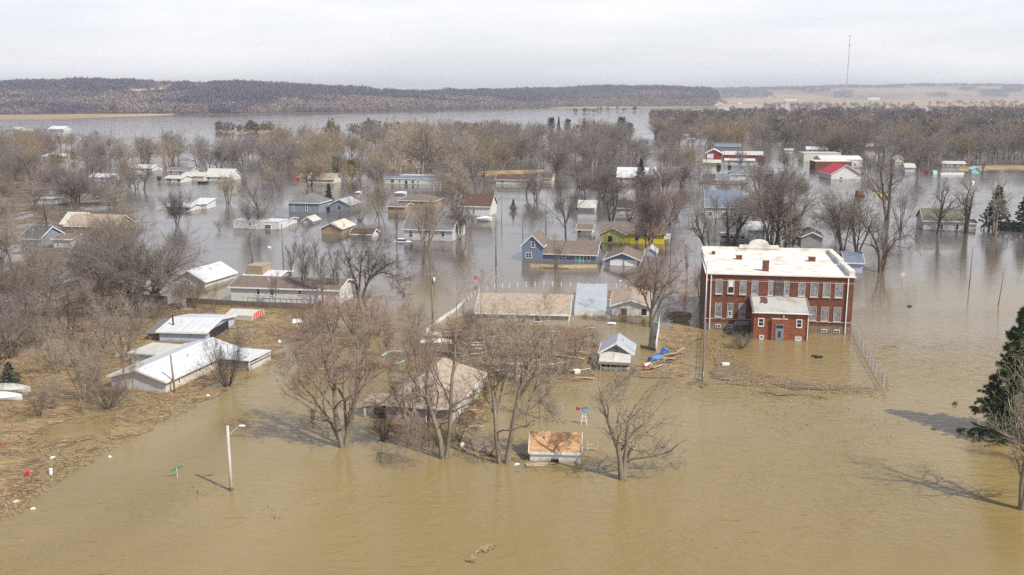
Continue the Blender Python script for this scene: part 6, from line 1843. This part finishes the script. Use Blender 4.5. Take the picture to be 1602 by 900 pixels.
# ------------------------------------------------------------------ foreground trees, limb by limb
# (dx px, up px, lean back)
hand_tree(537, 700, [
    ([(0, -12, 0), (-6, 25, 0), (-12, 60, .02), (-10, 120, .05), (-18, 190, .12)], .55, .07),
    ([(2, -12, 0), (8, 30, 0), (22, 70, -.03), (28, 130, -.03), (30, 200, .05)], .50, .07),
    ([(-2, 0, 0), (-22, 40, .08), (-52, 75, .15), (-80, 110, .2)], .30, .05),
    ([(6, 25, 0), (0, 80, .1), (-28, 110, .15), (-36, 160, .2)], .30, .05),
    ([(20, 70, 0), (38, 110, .05), (60, 150, .1)], .22, .05),
    ([(-12, 60, 0), (-40, 110, -.1), (-70, 150, -.1)], .22, .05)], 'rose', 'large forked bare tree in open water left of the hip roofed house', 71, 14.5, dens=1.1)
hand_tree(693, 717, [
    ([(0, -12, 0), (-4, 30, 0), (-20, 80, .05), (-26, 130, .1), (-20, 175, .12)], .50, .06),
    ([(3, -12, 0), (12, 50, 0), (14, 110, -.03), (22, 170, 0), (24, 240, .05)], .42, .05),
    ([(0, 10, 0), (-30, 45, .1), (-62, 75, .15), (-66, 120, .2)], .26, .05),
    ([(8, 40, 0), (30, 70, .05), (58, 95, .1)], .2, .05)], 'rose', 'tall thin bare tree with drooping broken branches in front of the hip roofed house', 72, 15.5, dens=.9)
hand_tree(788, 725, [
    ([(-6, -12, 0), (-12, 50, 0), (-16, 120, .05), (-30, 180, .1), (-36, 240, .15)], .42, .06),
    ([(3, -12, 0), (14, 60, 0), (22, 110, -.03), (46, 170, .0), (60, 215, .05)], .50, .06),
    ([(14, 70, 0), (40, 100, .05), (66, 92, .1), (76, 70, .15)], .24, .05),
    ([(-12, 60, 0), (-2, 120, .1), (6, 190, .15)], .22, .05)], 'pale', 'tall two stemmed bare tree left of the orange roofed shed', 73, 15.5, dens=1.0)
hand_tree(973, 750, [
    ([(0, -12, 0), (-4, 40, 0), (-22, 90, .03), (-36, 140, .05), (-38, 170, .08)], .52, .05),
    ([(2, -12, 0), (4, 50, 0), (6, 90, -.03), (24, 130, -.04), (44, 148, 0)], .44, .05),
    ([(4, 10, 0), (12, 50, 0), (22, 65, .05), (44, 78, .08), (62, 86, .1)], .34, .06),
    ([(14, 48, 0), (36, 42, .1), (58, 30, .15), (84, 26, .2)], .22, .04),
    ([(-30, 120, .05), (-14, 140, .1), (8, 158, .1)], .18, .04)], 'pale', 'sparse heavy limbed bare tree right of the orange roofed shed', 74, 10.5, dens=.8)
hand_tree(1597, 797, [
    ([(0, -14, 0), (4, 40, 0), (8, 110, .03), (16, 180, .05), (30, 240, .08)], .62, .06),
    ([(0, -12, 0), (-4, 50, 0), (-2, 110, -.03), (2, 170, 0), (10, 230, .05)], .36, .05),
    ([(0, 30, 0), (-10, 70, .0), (-16, 92, .05)], .20, .04),
    ([(12, 60, 0), (40, 120, -.1), (60, 160, -.1)], .3, .05)], 'pale', 'grey bare tree with vines on its trunk at the lower right corner', 75, 14, dens=.5, detail=3)
hand_tree(562, 466, [
    ([(0, -10, 0), (-4, 20, 0), (-14, 50, .05), (-26, 84, .1)], .55, .08),
    ([(3, -10, 0), (12, 22, 0), (30, 44, .0), (52, 56, .05), (70, 58, .1)], .50, .07),
    ([(6, 5, 0), (20, 42, .05), (34, 70, .1)], .40, .07),
    ([(0, 10, 0), (2, 48, .1), (4, 88, .15)], .35, .06),
    ([(28, 42, 0), (54, 36, -.1), (72, 12, -.15)], .25, .05)], 'dark', 'dark spreading bare tree at the end of the long mobile home', 76, 13.5, style='round', dens=1.0)
hand_tree(1376, 426, [
    ([(0, -10, 0), (-2, 30, 0), (-14, 60, .03), (-30, 78, .06), (-36, 118, .1)], .60, .08),
    ([(3, -10, 0), (10, 30, 0), (22, 52, 0), (44, 58, .05), (62, 44, .1)], .50, .07),
    ([(2, 0, 0), (6, 40, .05), (12, 60, .1)], .38, .07)], 'brown', 'forked dark bare tree standing right of the school', 77, 14, dens=1.1)
hand_tree(1104, 402, [
    ([(4, -10, 0), (-4, 24, 0), (-14, 46, 0), (-20, 80, .05)], .70, .10),
    ([(8, -8, 0), (4, 40, .1), (-4, 82, .15)], .40, .08)], 'brown', 'leaning thick double trunked tree at the back left corner of the school', 78, 14, dens=.8)
hand_tree(1018, 512, [
    ([(0, -10, 0), (0, 28, 0), (6, 60, .03), (10, 100, .08), (4, 128, .1)], .42, .06),
    ([(2, 10, 0), (16, 42, .05), (36, 56, .1), (50, 44, .12)], .26, .05),
    ([(0, 20, 0), (-14, 56, .05), (-34, 74, .1)], .26, .05),
    ([(2, 30, 0), (24, 76, -.05), (44, 104, 0)], .24, .05)], 'red', 'reddish budding tree beside the white garage with tan roof', 79, 14, dens=1.1)

# ------------------------------------------------------------------ trees placed one by one: base px, py, height px, kind, tint
PT = [
 (228, 487, 158, 'spread', 'grey', 'huge fan shaped bare tree in front of the white cottage', 1.0),
 (208, 494, 110, 'vase', 'brown', None, 1), (250, 480, 95, 'round', 'grey', None, 1), (170, 470, 120, 'vase', 'brown', None, 1),
 (204, 628, 105, 'slim', 'pale', 'thin pale forked tree at the front of the long white house', 1.2),
 (356, 605, 88, 'bush', 'dark', 'dense dark shrub tree against the long white house wall', .52),
 (133, 625, 120, 'shrub', 'pale', 'pale brushy tree over the leaning post', .8),
 (165, 545, 95, 'shrub', 'pale', None, 1), (195, 560, 85, 'shrub', 'grey', None, 1), (90, 585, 90, 'shrub', 'pale', None, .9), (60, 545, 90, 'shrub', 'gold', None, 1),
 (20, 560, 110, 'vase', 'grey', None, 1), (-5, 600, 140, 'round', 'brown', None, 1), (110, 530, 100, 'vase', 'brown', None, 1), (30, 520, 120, 'vase', 'brown', None, 1), (150, 500, 100, 'shrub', 'brown', None, 1), (78, 500, 120, 'round', 'grey', None, 1),
 (62, 652, 60, 'shrub', 'brown', None, .9), (85, 640, 60, 'shrub', 'pale', None, .9), (170, 640, 60, 'bush', 'brown', None, .8), (120, 575, 80, 'shrub', 'brown', None, 1), (150, 600, 60, 'shrub', 'grey', None, .9), (10, 500, 90, 'round', 'grey', None, 1), (60, 470, 80, 'vase', 'gold', None, 1), (215, 520, 60, 'shrub', 'pale', None, .9), (240, 500, 40, 'shrub', 'brown', None, 1),
 (406, 354, 92, 'round', 'grey', 'dark shaggy tree behind the white trailer home', .75), (400, 357, 40, 'bush', 'dark', None, .8),
 (277, 352, 62, 'spread', 'dark', 'drooping dark tree with thin trunk in open water at left', .75),
 (357, 318, 46, 'vase', 'pale', 'small forked tree alone in front of the wide grey roof', 1.1),
 (343, 360, 17, 'shrub', 'dark', 'tiny half drowned shrub alone on the water', 1),
 (593, 336, 56, 'vase', 'pale', 'pale fan shaped tree left of the tan hipped house', 1.0),
 (563, 346, 40, 'bush', 'pale', None, .7), (621, 380, 60, 'slim', 'grey', None, 1), (668, 393, 88, 'vase', 'pale', 'pale fan shaped tree in front of the large grey roofed house', .9), (720, 375, 60, 'vase', 'brown', None, .8), (736, 368, 50, 'slim', 'brown', None, 1),
 (660, 270, 88, 'spread', 'pale', 'largest pale limbed tree above the long white mobile home', .9), (676, 269, 60, 'vase', 'grey', None, 1), (622, 262, 66, 'tall', 'pale', None, 1.1), (591, 284, 52, 'vase', 'pale', 'two stemmed pale tree beside the long white mobile home', .8), (564, 284, 55, 'tall', 'grey', None, 1), (648, 212, 30, 'tall', 'pale', None, 1.2),
 (706, 335, 75, 'open', 'pale', None, .9), (745, 305, 92, 'round', 'grey', None, .8), (718, 322, 70, 'vase', 'pale', None, .9), (762, 332, 40, 'vase', 'brown', None, .8),
 (885, 374, 96, 'round', 'dark', 'dark many branched tree left of the derelict boathouse', .65), (956, 348, 68, 'vase', 'dark', 'dark fan shaped tree left of the green roofed cottage', .85), (1014, 390, 98, 'spread', 'dark', 'broad dark tree standing against the yellow house', .62),
 (1037, 308, 50, 'vase', 'grey', None, .9), (1074, 271, 50, 'spread', 'gold', 'golden leaning tree beside the brown cottage', .9), (1045, 352, 60, 'shrub', 'red', None, 1), (1025, 348, 62, 'shrub', 'red', None, 1), (985, 345, 55, 'shrub', 'red', None, .9), (1058, 340, 50, 'shrub', 'red', None, .9),
 (1143, 381, 80, 'open', 'brown', None, 1.1), (1197, 388, 100, 'slim', 'grey', None, 1.2), (1208, 392, 138, 'vase', 'brown', 'tall wide bare tree directly behind the school', .75), (1224, 390, 105, 'open', 'grey', None, 1), (1180, 345, 50, 'vase', 'grey', None, 1), (1187, 300, 45, 'vase', 'grey', None, 1),
 (1234, 400, 75, 'open', 'pale', 'pale crooked limbs rising over the school pediment', .9), (1281, 347, 14, 'bush', 'brown', 'round brown bush in open water above the grey garage', 1.7), (1310, 372, 60, 'bush', 'brown', None, .5),
 (1318, 391, 96, 'vase', 'brown', 'bare tree with spreading stems right of the grey garage', .8), (1341, 393, 82, 'vase', 'brown', None, .8), (1388, 345, 102, 'open', 'brown', 'straight thick trunked tree behind the forked dark one', .8), (1408, 360, 80, 'shrub', 'brown', 'cluster of upright thin stems right of the straight trunk', .8), (1466, 367, 88, 'open', 'brown', 'bare tree in front of the left part of the olive roof', .7), (1510, 365, 92, 'open', 'brown', 'bare tree leaning right over the olive roofed house', .8), (1556, 368, 95, 'open', 'pale', 'pale trunk leaning right across the ragged spruce', .7),
 (470, 476, 118, 'slim', 'grey', None, 1.1), (506, 482, 112, 'slim', 'grey', None, 1.1), (455, 448, 80, 'slim', 'brown', None, 1.1), (528, 476, 105, 'slim', 'brown', None, 1.1), (490, 458, 95, 'slim', 'grey', None, 1),
 (430, 482, 60, 'slim', 'grey', None, 1), (305, 482, 60, 'shrub', 'grey', None, .8), (280, 485, 55, 'shrub', 'brown', None, .9), (335, 488, 50, 'slim', 'gold', None, 1),
 (485, 535, 80, 'shrub', 'red', None, 1), (520, 522, 72, 'shrub', 'red', None, 1), (552, 520, 70, 'shrub', 'red', None, 1), (590, 525, 66, 'shrub', 'red', None, 1), (610, 560, 80, 'slim', 'rose', None, 1), (650, 520, 60, 'shrub', 'gold', None, 1), (575, 545, 60, 'shrub', 'rose', None, 1), (640, 560, 60, 'shrub', 'gold', None, 1), (672, 612, 120, 'slim', 'rose', None, 1.2), (655, 590, 90, 'slim', 'brown', None, 1), (470, 570, 60, 'shrub', 'rose', None, 1),
 (735, 560, 95, 'slim', 'brown', None, 1), (712, 612, 125, 'slim', 'brown', None, 1), (766, 590, 110, 'slim', 'pale', None, 1.3), (808, 596, 115, 'open', 'pale', 'pale heavy limbed tree amid the wreckage of the ranch yard', .9), (828, 585, 90, 'open', 'pale', None, 1), (858, 600, 90, 'slim', 'gold', None, 1.1), (790, 560, 90, 'shrub', 'gold', None, 1), (845, 560, 60, 'shrub', 'gold', None, 1), (880, 588, 60, 'shrub', 'gold', None, 1), (900, 560, 50, 'shrub', 'red', None, 1), (930, 545, 36, 'shrub', 'gold', None, 1), (750, 535, 60, 'shrub', 'red', None, 1), (705, 560, 60, 'shrub', 'red', None, 1),
 (845, 655, 95, 'slim', 'rose', None, 1.3), (648, 735, 110, 'bush', 'rose', 'broken drooping branch tangle hanging to the water left of the tall thin tree', .55), (600, 690, 60, 'shrub', 'brown', None, .9), (640, 680, 105, 'slim', 'brown', None, 1), (672, 690, 110, 'slim', 'brown', None, 1), (720, 690, 60, 'shrub', 'brown', None, .8),
 (1096, 470, 60, 'shrub', 'red', None, .7), (1075, 440, 50, 'slim', 'red', None, 1),
 (1600, 720, 110, 'shrub', 'rose', None, .45), (1160, 545, 26, 'bush', 'brown', None, 1), (1240, 320, 55, 'vase', 'grey', None, .9),
 (1120, 350, 50, 'slim', 'brown', None, 1), (1160, 352, 48, 'vase', 'grey', None, 1), (1158, 262, 28, 'vase', 'grey', None, 1), (1196, 268, 30, 'shrub', 'red', None, 1), (870, 420, 60, 'open', 'pale', 'thick pruned tree rising from the deck fence of the blue house', .6),
 (803, 330, 10, 'bush', 'gold', None, 1.2), (825, 330, 14, 'bush', 'brown', None, .6), (1350, 290, 36, 'slim', 'grey', None, 1), (1356, 275, 34, 'vase', 'grey', None, 1), (1378, 278, 40, 'slim', 'grey', None, 1), (1436, 275, 52, 'round', 'brown', None, .9), (1538, 270, 30, 'open', 'brown', None, 1), (1470, 278, 36, 'slim', 'grey', None, 1), (1325, 242, 36, 'round', 'dark', 'dark round tree before the low red building', 1),
]
for px, py, h, st, ti, lab, wf in PT:
    if px > 820 and py < 430 and st in ('vase', 'round', 'open', 'slim'): wf *= 1.12
    o = place_tree(px, py, h, st, ti, lab, wf=wf)
    if lab and lab.startswith('broken drooping'):
        # a snapped limb hanging head down beside the trunk
        o.rotation_euler = (math.pi - .12, .1, .4); o.location.z = 5.6; o.location.y += 1.0; o.scale = [q * .72 for q in o.scale]
NHAND = len(TREES)
rt = random.Random(9)
FILL = [  # x range, base y range, count, metres, kinds, tints
 ((-15, 120), (225, 262), 46, (10, 15), ('round', 'vase', 'spread'), ('brown', 'gold', 'grey')),
 ((-15, 235), (262, 330), 26, (9, 13), ('round', 'spread', 'vase', 'round'), ('brown', 'grey', 'gold', 'grey')),
 ((-15, 215), (330, 450), 15, (8, 12), ('round', 'vase', 'shrub'), ('brown', 'grey', 'gold', 'pale')),
 ((120, 460), (242, 270), 50, (11, 16), ('round', 'spread', 'vase', 'round'), ('grey', 'brown', 'grey', 'pale')),
 ((430, 620), (222, 264), 40, (12, 17), ('round', 'tall', 'spread'), ('grey', 'gold', 'pale', 'brown')),
 ((620, 800), (214, 264), 56, (13, 18), ('round', 'spread', 'vase', 'round'), ('grey', 'brown', 'pale', 'gold')),
 ((780, 985), (216, 268), 56, (13, 18), ('round', 'vase', 'spread'), ('grey', 'brown', 'grey')),
 ((1020, 1195), (196, 236), 60, (13, 18), ('round', 'vase', 'spread'), ('grey', 'dark', 'brown', 'gold')),
 ((1195, 1290), (196, 228), 36, (12, 17), ('round', 'vase', 'spread'), ('dark', 'brown', 'grey')),
 ((1290, 1610), (206, 258), 120, (13, 19), ('round', 'vase', 'spread'), ('grey', 'brown', 'dark', 'grey', 'gold')),
 ((400, 800), (262, 300), 34, (9, 13), ('round', 'spread', 'vase', 'round'), ('grey', 'brown', 'pale', 'gold')),
 ((820, 1240), (262, 320), 22, (9, 12), ('round', 'vase', 'spread'), ('grey', 'brown', 'dark')),
 ((980, 1060), (236, 262), 9, (10, 13), ('round', 'vase', 'spread'), ('gold', 'brown', 'grey')),
]
CAND = []
PLACED = [(o.location.x, o.location.y) for o, *_ in TREES]
for (xr, yr, n, hm, kinds, tints) in FILL:
    got = tries = 0
    while got < n and tries < n * 30:
        tries += 1
        px = rt.uniform(*xr); py = yr[0] + (yr[1] - yr[0]) * rt.random() ** 1.25
        p = G(px, py)
        if any((p.x - a) ** 2 + (p.y - b) ** 2 < (r + 1.5) ** 2 for a, b, r in FOOT): continue
        # leave the house fronts open
        if any(abs(px - proj((a, b, 0))[0]) < 15 and 0 < (proj((a, b, 0))[1] - py) * -1 < 9 for a, b, r in FOOT[:60]): continue
        if 985 < px < 1022 and py < 240: continue
        md = max(3.5, p.y * .012)
        if any((p.x - a) ** 2 + (p.y - b) ** 2 < md * md for a, b in PLACED): continue
        PLACED.append((p.x, p.y))
        CAND.append((px, py, rt.choice(kinds), rt.choice(tints), rt.uniform(*hm), rt.uniform(.85, 1.2)))
        got += 1
CAND.sort(key=lambda c: -c[4] / G(c[0], c[1]).y)
NT = 296 - NHAND
for px, py, st, ti, hm, wf in CAND[:NT]:
    place_tree(px, py, 0, st, ti, None, metres=hm, wf=wf)
# the rest, farthest and smallest, are one mass of bare town trees
Vs, Qs, Cs, off = [], [], [], 0
TC = dict(rose=(.33, .24, .2), grey=(.26, .225, .21), brown=(.245, .20, .17), red=(.30, .19, .16), gold=(.34, .25, .16), pale=(.32, .27, .21), dark=(.15, .115, .10))
P0 = {}
for px, py, st, ti, hm, wf in CAND[NT:]:
    k = rt.randrange(3)
    if (st, k) not in P0:
        tr, cr = grow(900 + k, 10., st, detail=0)
        a, b_, o_ = [], [], 0
        for P_, R_, s_ in tr + cr:
            V_, Q_ = tubes(P_, R_, s_); a.append(V_); b_.append(Q_ + o_); o_ += len(V_)
        a = np.concatenate(a); P0[(st, k)] = (a / np.percentile(a[:, 2], 99.5), np.concatenate(b_))
    V_, Q_ = P0[(st, k)]
    p = G(px, py); r_ = rt.uniform(0, 6.28); c_, s_ = math.cos(r_), math.sin(r_)
    X_ = (V_[:, 0] * c_ - V_[:, 1] * s_) * hm * wf + p.x; Y_ = (V_[:, 0] * s_ + V_[:, 1] * c_) * hm * wf + p.y
    Vs.append(np.stack([X_, Y_, V_[:, 2] * hm], 1)); Qs.append(Q_ + off); off += len(V_)
    cc = np.ones((len(V_), 4)); cc[:, :3] = TC[ti]; Cs.append(cc)
me = npmesh('woods', np.concatenate(Vs), np.concatenate(Qs), mats=['wood_mass'])
at = me.color_attributes.new('tint', 'FLOAT_COLOR', 'POINT'); at.data.foreach_set('color', np.concatenate(Cs).astype(np.float32).ravel())
o = bpy.data.objects.new('woods', me); COL.objects.link(o)
setting(o, 'stuff', 'bare trees massed in the far streets of the flooded town', 'woods')
print('TREES', len(TREES), 'hand', NHAND, 'mass', len(CAND) - NT, 'faces', len(me.polygons))
for key, (a, b_) in PROTO.items():
    z = np.zeros(len((b_ or a).vertices) * 3, np.float32); (b_ or a).vertices.foreach_get('co', z); z = z.reshape(-1, 3)
    w_ = np.percentile(z[:, 0], 99) - np.percentile(z[:, 0], 1)
    print(key, 'h %.1f w %.1f' % (np.percentile(z[:, 2], 99.7), w_), len((b_ or a).polygons))

# ------------------------------------------------------------------ labels of the trees, worked out from where each one stands
TW = dict(rose='rosy', grey='grey', brown='brown', red='reddish', gold='golden', pale='pale', dark='dark')
SW = dict(round='round crowned tree', vase='fan shaped tree', tall='tall narrow tree', slim='slender tree', open='heavy limbed tree', spread='spreading tree', shrub='many stemmed shrub tree', bush='twiggy bush')
ORD = ['leftmost', 'second', 'third', 'fourth', 'fifth', 'sixth', 'seventh', 'eighth', 'ninth', 'tenth', 'eleventh', 'twelfth', 'thirteenth', 'fourteenth']
from collections import defaultdict
bins = defaultdict(list)
for rec in TREES:
    o, px, st, ti, h, lab = rec
    cat = 'shrub' if o.name.startswith('shrub') else 'tree'
    if lab:
        tag(o, lab, cat); continue
    x, y = o.location.x, o.location.y
    nm, lx, ly = min(LAND, key=lambda q: (q[1] - x) ** 2 + ((q[2] - y) * .6) ** 2)
    a = proj((x, y, 0))[0]; b = proj((lx, ly, 0))[0]
    if abs(a - b) < 14: rel = 'behind' if y > ly else 'in front of'
    else: rel = 'left of' if a < b else 'right of'
    bins[(TW[ti], SW[st], rel, nm)].append((a, o, cat))
for (t_, s_w, rel, nm), l in bins.items():
    l.sort(key=lambda q: q[0])
    for i, (a, o, cat) in enumerate(l):
        if len(l) == 1: lab = f'{t_} bare {s_w} {rel} {nm}'
        elif i == 0: lab = f'leftmost {t_} bare {s_w} {rel} {nm}'
        elif i == len(l) - 1: lab = f'rightmost {t_} bare {s_w} {rel} {nm}'
        else: lab = f'{ORD[i]} {t_} bare {s_w} from left, {rel} {nm}'
        tag(o, lab, cat)
        if len(lab.split()) > 16: print('LONG', lab)
